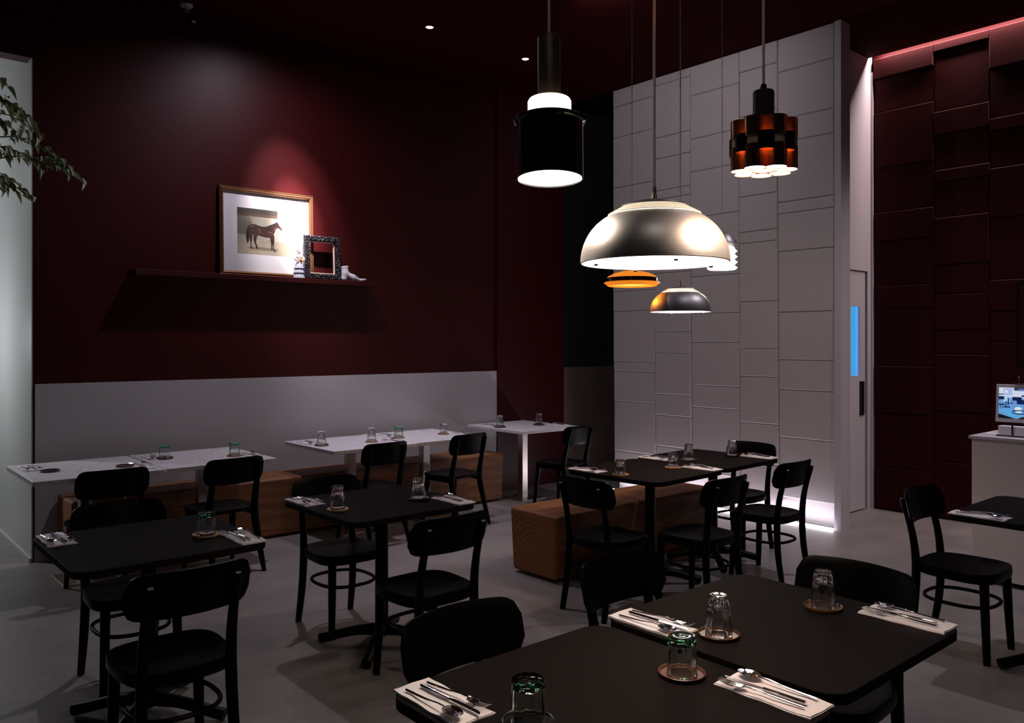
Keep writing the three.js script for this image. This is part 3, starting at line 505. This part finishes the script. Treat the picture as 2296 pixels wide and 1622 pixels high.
for (const [k, l] of Object.entries({ M2: 'second white marble table from left with two green glasses', M3a: 'third white marble table from left with two clear ribbed glasses', M3b: 'fourth white marble table from left with a green glass', M4: 'far white marble table standing alone by the dark corridor' }))
  copy(marbleTable, l, MT[k][0], MT[k][1]);

// ---------------------------------------------------------------- benches
function logBench(name, label, len, depth, h, a, b) {
  const t = thing(name, label, 'bench', a, b);
  const g = new RoundedBoxGeometry(len, h, depth, 5, 0.022), p = g.attributes.position, n = g.attributes.normal, uv = g.attributes.uv;
  for (let i = 0; i < p.count; i++) {
    const x = p.getX(i), y = p.getY(i), z = p.getZ(i), wob = (N16(x * 2 + 7, y * 3 + 3) - 0.5) * 0.016;
    p.setXYZ(i, x + Math.sign(x) * -0.006 * (y < 0 ? 1 : 0), y, z + Math.sign(z) * wob - Math.sign(z) * 0.012 * (y < 0 ? 1 : 0));
    if (Math.abs(n.getX(i)) > 0.7) uv.setXY(i, z / 0.5 + 0.5, y / 0.5 + 0.5); else if (Math.abs(n.getY(i)) > 0.7) uv.setXY(i, x / 2.2, z / 0.9); else uv.setXY(i, x / 2.2 + 0.3, y / 0.9 + 0.4);
  }
  g.computeVertexNormals();
  const o = shade(new THREE.Mesh(g, [m.woodE, m.woodE, m.woodS, m.woodS, m.woodS, m.woodS])); o.name = 'log'; o.position.y = h / 2 + 0.02; t.add(o);
  for (const s of [-1, 1]) part('skid', at(new THREE.BoxGeometry(0.08, 0.022, depth - 0.1), s * (len / 2 - 0.16), 0.011, 0), m.iron, t);
  return t;
}
logBench('log_bench', 'thick squared log bench showing its growth rings beside black tables', 1.78, 0.475, 0.44, 4.71, 4.19);
logBench('timber_bench', 'long dark timber bench running along the grey wainscot behind marble tables', 4.04, 0.44, 0.475, 3.46, 6.67);

// ---------------------------------------------------------------- chairs
function backSheet(hw, hh, yc, zc, sag, lean, crown) {
  return sheet(26, 12, (u, v) => {
    const cu = Math.min(1, Math.abs(u)), rc = 0.055, edge = Math.max(0, cu * hw - (hw - rc)), drop = edge > 0 ? rc - Math.sqrt(Math.max(0, rc * rc - edge * edge)) : 0;
    const y = (v > 0 ? v * (hh - drop * 0.95 + crown * (1 - u * u)) : v * (hh - drop * 0.9 + crown * 0.4 * (1 - u * u)));
    return new THREE.Vector3(u * hw, yc + y, zc + sag * u * u - lean * y);
  }, 0.016);
}
// hooped bentwood chair; front is +z
const chairA = thing('black_chair', 'x', 'chair', 0, 0);
{
  const t = chairA, so = superell(0.205, 0.205, 3.4, 0.06);
  part('seat', ringed([[0, 0.442], [0.5, 0.443], [0.8, 0.448], [0.93, 0.455], [0.985, 0.454], [1, 0.446], [1, 0.412], [0.97, 0.402], [0.6, 0.4], [0, 0.4]], so, 48, 0.8), m.chair, t);
  for (const s of [-1, 1]) {
    part('leg', bar([[s * 0.158, 0.425, 0.155], [s * 0.163, 0.22, 0.163], [s * 0.172, 0.0, 0.174]], [0.022, 0.02, 0.0165], 12, 10, 2.6), m.chair, t);
    const up = part('rear_leg', bar([[s * 0.172, 0.0, -0.225], [s * 0.166, 0.22, -0.188], [s * 0.16, 0.44, -0.18], [s * 0.158, 0.6, -0.2], [s * 0.156, 0.78, -0.252]], [0.0165, 0.02, 0.021, 0.018, 0.015], 12, 22, 2.6), m.chair, t);
    part('leg_end_glint', at(rbox(0.02, 0.007, 0.013, 0.002, 1), s * 0.156, 0.779, -0.258, -0.3), m.glint, up);  // pale tip stands in for the glint on the cut leg end
  }
  part('hoop', gridGeo(72, 10, (u, v) => { const q = u * Math.PI * 2, [x, z] = superell(0.163, 0.174, 2.6)(q), b = v * Math.PI * 2, r = 0.0095, l = Math.hypot(x, z); return [x + x / l * Math.cos(b) * r, 0.268 + Math.sin(b) * r, z - 0.008 + z / l * Math.cos(b) * r]; }, true), m.chair, t);
  part('backrest', backSheet(0.226, 0.084, 0.738, -0.246, 0.058, 0.24, 0.006), m.chair, t);
}
// chair with kinked rear legs and no hoop, at the marble tables
const chairB = thing('black_side_chair', 'x', 'chair', 0, 0);
{
  const t = chairB;
  part('seat', ringed([[0, 0.446], [0.6, 0.447], [0.9, 0.453], [0.985, 0.456], [1, 0.45], [1, 0.436], [0.95, 0.428], [0, 0.426]], superell(0.212, 0.205, 4.2, 0.06), 48, 0.8), m.chair, t);
  for (const s of [-1, 1]) {
    part('leg', bar([[s * 0.165, 0.432, 0.15], [s * 0.185, 0.0, 0.195]], [0.024, 0.014], 12, 6, 3.4), m.chair, t);
    part('rear_leg', bar([[s * 0.188, 0.0, -0.285], [s * 0.176, 0.24, -0.215], [s * 0.17, 0.42, -0.175], [s * 0.168, 0.56, -0.195], [s * 0.164, 0.79, -0.258]], [0.014, 0.021, 0.025, 0.02, 0.014], 12, 22, 3.4), m.chair, t);
    part('side_rail', bar([[s * 0.166, 0.412, 0.14], [s * 0.17, 0.41, -0.17]], [0.018, 0.018], 8, 3, 4), m.chair, t);
  }
  part('backrest', backSheet(0.222, 0.09, 0.732, -0.25, 0.05, 0.22, 0.004), m.chair, t);
}
const UP = Math.PI, DN = 0, RT = Math.PI / 2, LF = -Math.PI / 2;     // facing the red wall, the viewer's side, right-away, left-near
const seatAt = (a, b, dir, d = 0.25) => dir === UP ? [a, b + d] : dir === DN ? [a, b - d] : dir === RT ? [a + d, b] : [a - d, b];
const place = (proto, first, list) => list.forEach(([a, b, dir, label, tw = 0], i) => {
  const [x, y] = seatAt(a, b, dir);
  if (i === 0 && first) { proto.position.copy(V(x, y, 0)); proto.rotation.y = dir + tw; proto.userData.label = label; } else copy(proto, label, x, y, 0, dir + tw);
});
place(chairA, true, [
  [1.06, 2.96, UP, 'black hooped chair at the lower left, seen from behind, nearest of all on the left', 0],
  [1.2, 4.45, DN, 'black hooped chair on the far side of the left black table', 0],
  [2.36, 4.46, DN, 'black hooped chair on the far side of the lone middle black table', 0],
  [2.3, 3.05, UP, 'black hooped chair on the near side of the lone middle black table'],
  [3.49, 3.41, RT, 'black hooped chair just in front of the log bench end grain'],
  [4.21, 2.84, UP, 'black hooped chair on the near side of the table beside the log bench'],
  [5.83, 3.72, LF, 'black hooped chair with its back close to the grey panelled wall'],
  [5.12, 2.92, UP, 'black hooped chair in front of the glowing foot of the panelled wall'],
  [1.5, 2.0, DN, 'black hooped chair on the far side of the nearest black table'],
  [2.33, 2.1, DN, 'black hooped chair on the far side of the front table under the copper lamp'],
  [2.92, 1.42, LF, 'black hooped chair behind the front table, right of the ribbed glasses'],
  [4.69, 1.97, DN, 'black hooped chair at the right edge beside the white counter'],
]);
place(chairB, true, [
  [1.5, 5.6, UP, 'black side chair pushed to the leftmost marble table'],
  [2.28, 5.6, UP, 'black side chair pushed to the second marble table from left', 0.08],
  [3.56, 5.66, UP, 'black side chair pushed to the third marble table from left', 0.06],
  [4.46, 5.72, UP, 'black side chair pushed to the fourth marble table from left', 0.1],
  [5.7, 5.58, UP, 'black side chair at the far marble table by the dark corridor', 0.1],
]);

// ---------------------------------------------------------------- place settings
const TB = TOP;
const napkin0 = thing('napkin', 'x', 'napkin', 0, 0), spoon0 = thing('spoon', 'x', 'spoon', 0, 0), fork0 = thing('fork', 'x', 'fork', 0, 0), knife0 = thing('knife', 'x', 'knife', 0, 0);
{ // handles lie towards -z (the diner), heads towards +z
  const wav = (x, z) => 0.0012 * Math.sin(z * 46 + x * 20) + 0.0008 * Math.sin(z * 90 + 1);
  const fold = (w, d, y0, y1, dx) => gridGeo(10, 30, (u, v) => { const z = (v - 0.5) * d, ex = 0.0018 * Math.sin(z * 60) * (u - 0.5) * 2; return [(u - 0.5) * w + ex + dx, (y0 + y1) / 2 + Math.max(0, wav((u - 0.5) * w, z)) * y1 / 0.006, z + 0.0015 * Math.sin(u * 9)]; });
  const slab = (w, d, y0, y1, dx) => { const top = fold(w, d, y1, y1, dx), p = top.attributes.position, I = top.index.array, n = p.count, P = [...p.array], J = [...I].reverse(); for (let i = 0; i < n; i++) P.push(p.getX(i), y0, p.getZ(i)); for (const i of I) J.push(i + n); const nu = 11, nv = 31, L = []; for (let i = 0; i < nu; i++) L.push(i); for (let j = 1; j < nv; j++) L.push(j * nu + nu - 1); for (let i = nu - 2; i >= 0; i--) L.push((nv - 1) * nu + i); for (let j = nv - 2; j >= 0; j--) L.push(j * nu); for (let k = 0; k + 1 < L.length; k++) J.push(L[k], L[k + 1], L[k] + n, L[k + 1], L[k + 1] + n, L[k] + n); const g = new THREE.BufferGeometry(); g.setAttribute('position', new THREE.Float32BufferAttribute(P, 3)); g.setIndex(J); g.computeVertexNormals(); return toCreasedNormals(g, 0.7); };
  part('folded_layer', slab(0.113, 0.262, 0, 0.003, 0), m.napkin, napkin0);
  part('folded_layer', slab(0.109, 0.258, 0.0032, 0.0055, -0.002), m.napkin, napkin0);
  // spoon
  const bowl = sheet(14, 18, (u, v) => { const k = Math.sqrt(Math.max(0, 1 - v * v * 0.98)), x = u * 0.0205 * k * (1 - 0.12 * v), r2 = u * u * k * k + v * v; return new THREE.Vector3(x, 0.0035 + 0.0085 * r2 + 0.001, 0.072 + v * 0.031); }, 0.0016);
  part('bowl', bowl, m.steel, spoon0);
  part('handle', bar([[0, 0.012, 0.042], [0, 0.0125, 0.02], [0, 0.007, -0.03], [0, 0.0035, -0.112]], [0.0018, 0.0021, 0.003, 0.0033], 10, 16), m.steel, spoon0);
  // fork
  const hd = sheet(10, 8, (u, v) => new THREE.Vector3(u * 0.0115 * Math.sqrt(Math.max(0.03, 1 - Math.max(0, -v) ** 2 * 0.95)), 0.006 + 0.0025 * u * u + (v < 0 ? 0.004 * v * v : 0.0), 0.055 + v * 0.016), 0.0016);
  const head = part('head', hd, m.steel, fork0);
  for (let k = 0; k < 4; k++) { const x = (k - 1.5) * 0.0066; part('tine', bar([[x, 0.0065, 0.068], [x, 0.0065, 0.085], [x * 0.96, 0.012, 0.112]], [0.0017, 0.0016, 0.0009], 6, 8), m.steel, head); }
  part('handle', bar([[0, 0.01, 0.041], [0, 0.0115, 0.018], [0, 0.007, -0.03], [0, 0.0035, -0.108]], [0.0018, 0.0021, 0.003, 0.0033], 10, 16), m.steel, fork0);
  // knife
  part('handle', bar([[0, 0.0052, -0.11], [0, 0.0052, 0.0]], [0.0052, 0.0044], 12, 6), m.steel, knife0);
  const bs = new THREE.Shape(); bs.moveTo(-0.0035, 0); bs.lineTo(0.0035, 0); bs.lineTo(0.008, 0.014); bs.lineTo(0.008, 0.085); bs.quadraticCurveTo(0.008, 0.108, -0.0035, 0.11); bs.lineTo(-0.0035, 0);
  part('blade', at(new THREE.ExtrudeGeometry(bs, { depth: 0.0012, bevelEnabled: true, bevelSize: 0.0004, bevelThickness: 0.0004, bevelSegments: 1 }), 0, 0.006, 0.0, Math.PI / 2), m.steel, knife0);
}
// tumblers stand upside down
function tumbler(name, mat, rTop, rBot, H, wall, base, flutes, amp, power) {
  const t = thing(name, 'x', 'glass', 0, 0), seg = flutes * 6;
  const prof = [[rBot - wall, 0.001], [rBot - wall * 0.5, 0], [rBot, 0.002], [rBot - 0.0005, 0.02], [rBot + (rTop - rBot) * 0.5, H * 0.5], [rBot + (rTop - rBot) * 0.86, H * 0.8], [rTop * 0.985, H - 0.006], [rTop * 0.93, H - 0.001], [rTop * 0.7, H], [rTop * 0.35, H - 0.0025], [0, H - 0.0025]];
  const inn = [[0, H - base], [rTop * 0.6, H - base], [rTop - wall * 1.4, H - base - 0.006], [rBot + (rTop - rBot) * 0.5 - wall, H * 0.5], [rBot - wall, 0.02], [rBot - wall, 0.001]];
  const all = [...prof].reverse().concat([...inn].reverse()), nO = prof.length;
  const g = gridGeo(seg, all.length - 1, (u, v) => { const j = Math.round(v * (all.length - 1)), [r, y] = all[j], q = u * Math.PI * 2, lip = Math.min(1, Math.max(0, (y - 0.012) / 0.02)); let k = 1; if (j < nO && r > rTop * 0.8) { const c = Math.cos(flutes * q); k = power ? 1 - amp * lip * (1 - Math.cos(((q * flutes / Math.PI / 2 % 1) - 0.5) * 2 * Math.PI / flutes)) * 40 : 1 + amp * lip * c; } return [Math.cos(q) * r * k, y, Math.sin(q) * r * k]; }, true);
  part('glass_body', toCreasedNormals(g, 0.9), mat, t); return t;
}
const ribbed0 = tumbler('ribbed_glass', m.glass, 0.0275, 0.039, 0.118, 0.0028, 0.012, 24, 0.04, false);
const green0 = tumbler('faceted_green_glass', m.green, 0.0385, 0.0395, 0.1, 0.0036, 0.016, 10, 0.05, true);
const clearF0 = tumbler('faceted_clear_glass', m.glass, 0.0345, 0.037, 0.095, 0.0034, 0.016, 10, 0.05, true);
const coasterGeo = toCreasedNormals(lathe([[0, 0], [0.055, 0], [0.0595, 0.003], [0.061, 0.0105], [0.0595, 0.0115], [0.057, 0.0105], [0.0555, 0.006], [0, 0.0055]], 48), 0.6);
const flatGeo = toCreasedNormals(lathe([[0, 0], [0.054, 0], [0.056, 0.002], [0.056, 0.0065], [0.054, 0.0085], [0, 0.0085]], 44), 0.6);
const coaster0 = thing('coaster', 'x', 'coaster', 0, 0);
part('disc', coasterGeo, m.amber, coaster0);
const protoUsed = new Set();
function put(proto, label, a, b, h, turn, mat, geo) {
  let o;
  if (!protoUsed.has(proto)) { protoUsed.add(proto); o = proto; o.position.copy(V(a, b, h)); o.rotation.y = turn; o.userData.label = label; } else o = copy(proto, label, a, b, h, turn);
  if (mat || geo) o.children.forEach((c) => { if (mat) c.material = mat; if (geo) c.geometry = geo; });
  return o;
}
function setting(table, side, a, b, turn, jit = 0) {      // turn = 0 when the diner sits towards the red wall
  const off = (dx, dz, dt) => { const c = Math.cos(turn + jit), s = Math.sin(turn + jit); return [a + c * dx + s * dz, b + s * dx - c * dz, turn + jit + dt]; };
  const q = (p, kind, dx, dz, dt, h) => { const [x, y, r] = off(dx, dz, dt); put(p, `${kind} at the ${side} of ${table}`, x, y, h, r); };
  q(napkin0, 'white napkin', 0, 0, 0, TB); q(spoon0, 'steel spoon', -0.036, 0.016, 0.03, TB + 0.0075);
  q(knife0, 'steel knife', 0.008, 0.02, 0.05, TB + 0.0075); q(fork0, 'steel fork', 0.036, 0.01, 0.1, TB + 0.0075);
}
const rot2 = (k, x, y) => { const [ca, cb, r] = BT[k]; return [ca + x * Math.cos(r) - y * Math.sin(r), cb + x * Math.sin(r) + y * Math.cos(r)]; };
for (const k of ['T4a', 'T4b', 'T1', 'T2', 'T3a', 'T3b']) {
  setting(BT[k][3], 'left corner', ...rot2(k, -0.315, 0.25), 0 + BT[k][2]); setting(BT[k][3], 'right corner', ...rot2(k, 0.32, -0.25), Math.PI + BT[k][2]);
}
setting(BT.T5[3], 'left corner', ...rot2('T5', -0.325, 0.25), 0);
for (const k of ['M1', 'M2', 'M3a', 'M3b', 'M4']) { const [a, b, n] = MT[k]; setting(n, 'far left corner', a - 0.3, b + 0.17, 0); setting(n, 'near right corner', a + 0.315, b - 0.22, Math.PI); }

const GL = [  // glass, coaster look, a, b, words
  [green0, 'dark', 1.24, 1.375, 'green faceted glass upside down by the bottom edge of the picture', 'black coaster under the green glass at the bottom edge'],
  [green0, 'copper', 1.726, 1.316, 'green faceted glass upside down on a copper brown coaster, nearest table', 'copper brown coaster under a green glass on the nearest table'],
  [ribbed0, 'amber', 2.039, 1.421, 'clear ribbed glass on a brown coaster, left one on the table under the copper lamp', 'brown coaster under the left ribbed glass of the front table'],
  [ribbed0, 'amber', 2.509, 1.347, 'clear ribbed glass on an amber coaster, right one beside the chair back', 'amber coaster under the right ribbed glass of the front table'],
  [green0, 'pale', 1.365, 3.671, 'green faceted glass upside down on a pale wood coaster, left black table', 'pale wood coaster with a green glass on the left black table'],
  [ribbed0, 'palef', 2.093, 3.796, 'clear ribbed glass on a flat pale coaster, lone middle black table', 'flat pale coaster under a clear glass on the lone middle table'],
  [ribbed0, 'dark', 2.564, 3.746, 'clear ribbed glass on a dark coaster, lone middle black table', 'dark coaster under a clear glass on the lone middle table'],
  [clearF0, 'cork', 4.041, 3.577, 'clear faceted glass on a cork coaster, left one on the log bench table', 'left cork coaster on the table beside the log bench'],
  [clearF0, 'cork', 4.552, 3.547, 'clear faceted glass on a cork coaster, right one on the log bench table', 'right cork coaster on the table beside the log bench'],
  [ribbed0, 'copper', 4.922, 3.692, 'clear ribbed glass on a rose coaster, table nearest the panelled wall', 'rose brown coaster on the table nearest the panelled wall'],
  [ribbed0, 'dark', 5.371, 3.623, 'clear ribbed glass before a chair back by the panelled wall', 'dark coaster on the table nearest the panelled wall'],
  [green0, 'amber', 2.038, 6.318, 'green glass on the brown coaster, left one on the second marble table', 'brown coaster under the left green glass of the second marble table'],
  [green0, 'cork', 2.492, 6.12, 'green glass on a cork coaster, right one on the second marble table', 'cork coaster under the right green glass of the second marble table'],
  [ribbed0, 'amber', 3.302, 6.264, 'clear ribbed glass at the left of the third marble table', 'brown coaster at the left of the third marble table'],
  [ribbed0, 'cork', 3.754, 6.208, 'clear ribbed glass at the right of the third marble table', 'cork coaster at the right of the third marble table'],
  [green0, 'cork', 4.104, 6.314, 'green glass on the fourth marble table before the grey wall', 'cork coaster under the green glass on the fourth marble table'],
  [clearF0, 'cork', 4.589, 6.29, 'clear faceted glass at the right of the fourth marble table', 'cork coaster at the right of the fourth marble table'],
  [ribbed0, 'amber', 5.4, 6.418, 'clear ribbed glass at the left of the far marble table by the corridor', 'brown coaster at the left of the far marble table by the corridor'],
  [ribbed0, 'amber', 5.86, 6.328, 'clear ribbed glass at the right of the far marble table by the corridor', 'brown coaster at the right of the far marble table by the corridor'],
  [null, 'dark', 1.251, 6.196, '', 'bare black coaster without a glass on the leftmost marble table'],
  [null, 'amber', 1.7, 6.104, '', 'bare brown coaster without a glass on the leftmost marble table'],
];
const CM = { dark: [m.darkC, coasterGeo], copper: [m.copperC, coasterGeo], amber: [m.amber, coasterGeo], pale: [m.pale, coasterGeo], palef: [m.pale, flatGeo], cork: [m.cork, flatGeo] };
for (const [g, look, a, b, gl, cl] of GL) {
  put(coaster0, cl, a, b, TB, 0, ...CM[look]);
  if (g) put(g, gl, a, b, TB + (look === 'cork' || look === 'palef' ? 0.0087 : 0.0062), rr(0, 6));
}

// ---------------------------------------------------------------- counter, tablet, cards
const ctr = thing('reception_counter', 'white reception counter at the right edge with a tablet on it', 'counter', 6.375, 1.33);
part('body', at(rbox(0.63, 0.94, 1.68, 0.003), 0, 0.505, 0), M({ color: lin(0.68, 0.6, 0.6), roughness: 0.7 }), ctr);
part('countertop', at(rbox(0.66, 0.022, 1.71, 0.003), 0, 0.986, 0), m.white, ctr);
part('plinth', at(rbox(0.57, 0.036, 1.6, 0.002), 0, 0.018, 0), m.black, ctr);
const tab = thing('tablet_display', 'white framed tablet screen showing a restaurant interior on the counter', 'tablet', 6.32, 1.925, 0.997, -Math.PI / 2);
const sc = document.createElement('canvas'); sc.width = 112; sc.height = 77;
{
  const c = sc.getContext('2d'); c.scale(0.35, 0.35); c.fillStyle = '#9fb8e8'; c.fillRect(0, 0, 320, 220);
  c.fillStyle = '#dfe9ff'; c.fillRect(0, 0, 320, 70); c.fillStyle = '#b7c8f2'; c.fillRect(30, 4, 60, 50); c.fillStyle = '#3b4160'; c.fillRect(100, 0, 220, 20); c.fillStyle = '#6d83c8'; c.fillRect(130, 8, 60, 14); c.fillStyle = '#eef4ff'; c.fillRect(40, 20, 20, 18);
  c.fillStyle = '#6fa6e6'; c.fillRect(0, 78, 320, 142); c.fillStyle = '#b8dcff'; c.fillRect(30, 62, 44, 40); c.fillStyle = '#122050';
  for (const [x, y, w, h] of [[0, 46, 30, 6], [0, 64, 36, 22], [90, 66, 60, 26], [120, 86, 200, 30], [150, 52, 26, 10], [60, 74, 8, 50], [46, 98, 6, 40], [36, 136, 40, 8], [0, 118, 40, 8], [10, 124, 4, 26], [26, 124, 4, 26], [76, 108, 20, 6]]) c.fillRect(x, y, w, h);
  c.fillStyle = '#f2f8ff'; c.beginPath(); c.moveTo(170, 130); c.lineTo(320, 104); c.lineTo(320, 140); c.lineTo(220, 152); c.fill(); c.beginPath(); c.ellipse(130, 150, 24, 14, 0, 0, 7); c.fill();
  c.fillStyle = '#62b6f0'; c.beginPath(); c.moveTo(0, 160); c.lineTo(110, 220); c.lineTo(150, 206); c.lineTo(60, 150); c.fill(); c.fillStyle = '#15181c'; c.beginPath(); c.moveTo(0, 190); c.lineTo(110, 220); c.lineTo(0, 220); c.fill(); c.beginPath(); c.moveTo(150, 210); c.lineTo(320, 176); c.lineTo(320, 220); c.lineTo(130, 220); c.fill();
  c.strokeStyle = '#0f1a38'; c.lineWidth = 5; c.beginPath(); c.ellipse(136, 174, 44, 13, 0, 0, 7); c.stroke(); c.fillStyle = '#dff0ff'; c.beginPath(); c.ellipse(136, 172, 22, 7, 0, 0, 7); c.fill();
}
const scT = new THREE.CanvasTexture(sc); scT.colorSpace = THREE.SRGBColorSpace;
part('frame', at(rbox(0.34, 0.262, 0.014, 0.006, 3), -0.01, 0.215, 0, -0.08), m.white, tab);
part('screen', at(new THREE.PlaneGeometry(0.302, 0.212), -0.01, 0.219, 0.0079, -0.08), M({ color: 0x050608, roughness: 0.15, emissive: 0xffffff, emissiveMap: scT, emissiveIntensity: 0.8 }), tab);
part('stand', merged(at(rbox(0.12, 0.012, 0.12, 0.003), 0, 0.006, -0.05), at(rbox(0.05, 0.17, 0.01, 0.003), 0, 0.09, -0.035, 0.14)), m.darkC, tab);
part('top_clip', merged(at(rbox(0.07, 0.012, 0.024, 0.003), -0.03, 0.35, -0.01), at(new THREE.CylinderGeometry(0.0018, 0.0018, 0.045, 6), -0.04, 0.375, -0.01), at(new THREE.SphereGeometry(0.005, 8, 6), -0.04, 0.4, -0.01)), m.steel, tab);
const cards = thing('card_stack', 'stack of white cards in a dark wire holder below the tablet', 'cards', 6.2, 1.955, 0.997, -Math.PI / 2);
part('holder', merged(at(rbox(0.19, 0.008, 0.1, 0.002), 0, 0.004, 0), at(rbox(0.01, 0.078, 0.006, 0.001), 0.005, 0.045, 0.047)), m.darkC, cards);
part('cards', merged(...Array.from({ length: 9 }, (_, i) => at(new THREE.BoxGeometry(0.165 + rr(-0.002, 0.002), 0.0062, 0.085), rr(-0.002, 0.002), 0.0115 + i * 0.0068, 0))), m.napkin, cards);
const sheetP = tag(shade(new THREE.Mesh(rbox(0.1, 0.0016, 0.14, 0.0007, 1), m.napkin)), 'loose white paper slip lying on the counter beside the card stack', 'paper'); sheetP.name = 'paper_slip'; sheetP.position.copy(V(6.31, 2.09, 0.9982)); sheetP.rotation.y = 0.5; scene.add(sheetP);
const board = thing('wall_board', 'dark framed board on the red panelled wall at the right edge', 'board', 7.944, 2.2, 1.475, -Math.PI / 2);
frameBars(0.56, 0.69, [[0, 0], [0, 0.02], [0.012, 0.02], [0.014, 0]], m.iron, board); part('panel', at(new THREE.BoxGeometry(0.53, 0.66, 0.006), 0, 0.345, 0.006), m.redPanel, board);

// ---------------------------------------------------------------- plant at the left
const leafM = MP({ color: lin(0.17, 0.23, 0.09), roughness: 0.5, transmission: 0.3, thickness: 0 }), leafM2 = MP({ color: lin(0.24, 0.29, 0.13), roughness: 0.5, transmission: 0.3, thickness: 0 }), barkM = M({ color: lin(0.07, 0.05, 0.035), roughness: 0.9 });
const tree = thing('potted_tree', 'leafy potted tree reaching in at the left edge before the red wall', 'plant', 0.32, 5.75);
part('pot', toCreasedNormals(lathe([[0, 0], [0.17, 0], [0.2, 0.02], [0.235, 0.4], [0.245, 0.41], [0.225, 0.41], [0.215, 0.36], [0, 0.36]], 40), 0.6), m.jamb, tree);
part('soil', lathe([[0.216, 0.362], [0.1, 0.375], [0, 0.372]], 28), m.black, tree);
part('trunk', bar([[0, 0.34, 0], [0.03, 1.0, 0.02], [-0.02, 1.7, -0.02], [0.04, 2.3, 0.0], [0.02, 2.9, 0.02]], [0.035, 0.028, 0.024, 0.018, 0.008], 10, 24), barkM, tree);
{
  const mk = (l, w, curl) => { const g = gridGeo(4, 8, (u, v) => { const s = Math.sin(Math.PI * Math.pow(v, 0.8)) * w, x = (u - 0.5) * 2 * s; return [x, -curl * v * v * l + Math.abs(u - 0.5) * s * 0.5, v * l]; }); return g; };
  const leaves = [mk(0.095, 0.0088, 0.4), mk(0.08, 0.008, 0.25), mk(0.11, 0.0095, 0.6), mk(0.07, 0.0075, 0.6)];
  const tips = [[1.37, 5.85, 2.7], [1.24, 5.8, 2.8], [1.14, 5.9, 2.95], [1.06, 5.7, 3.0], [0.98, 5.85, 3.08], [0.92, 5.7, 3.18], [1.12, 5.75, 2.72], [1.0, 5.9, 2.62], [1.06, 5.72, 2.52], [0.94, 5.8, 2.78], [0.97, 5.66, 2.9], [0.9, 5.7, 2.58]];
  const brs = tips.map(([a, b, h], i) => [[0.33, 5.75, h - 0.45], [0.33 + (a - 0.33) * 0.4, 5.75 + (b - 5.75) * 0.3, h - 0.02], [0.33 + (a - 0.33) * 0.75, 5.75 + (b - 5.75) * 0.8, h + 0.1], [a, b, h]]);
  brs.push([[0.35, 5.75, 2.75], [0.3, 5.9, 3.1], [0.1, 6.0, 3.2]]);
  const dn = new THREE.Vector3(0, -1, 0); let nl = 0;
  const off = V(0.32, 5.75, 0);
  brs.forEach((pts, bi) => {
    const P = pts.map(([a, b, h]) => V(a, b, h).sub(off)), c = new THREE.CatmullRomCurve3(P);
    const bo = part('branch', bar(P.map((p) => p.toArray()), [0.009, 0.006, 0.002], 6, 16), barkM, tree);
    for (let k = 0; k < 23 && nl < 298; k++) {
      const t = 0.56 + 0.44 * Math.pow(k / 22, 0.8), p = c.getPoint(t), tg = c.getTangent(t), dir = tg.clone().multiplyScalar(0.5).add(new THREE.Vector3(rr(-1, 1), rr(-1.7, 0.2), rr(-1, 1)).multiplyScalar(0.9)).normalize();
      p.add(new THREE.Vector3(rr(-1, 1), rr(-1, 1), rr(-1, 1)).multiplyScalar(0.022));
      const o = part('leaf', leaves[Math.floor(rnd() * 4)], rnd() > 0.5 ? leafM : leafM2, tree); nl++;
      o.position.copy(p); o.lookAt(p.clone().add(dir)); o.rotateZ(rr(-0.6, 0.6)); o.scale.setScalar(rr(1.1, 1.6));
    }
  });
}

renderer.render(scene, camera);
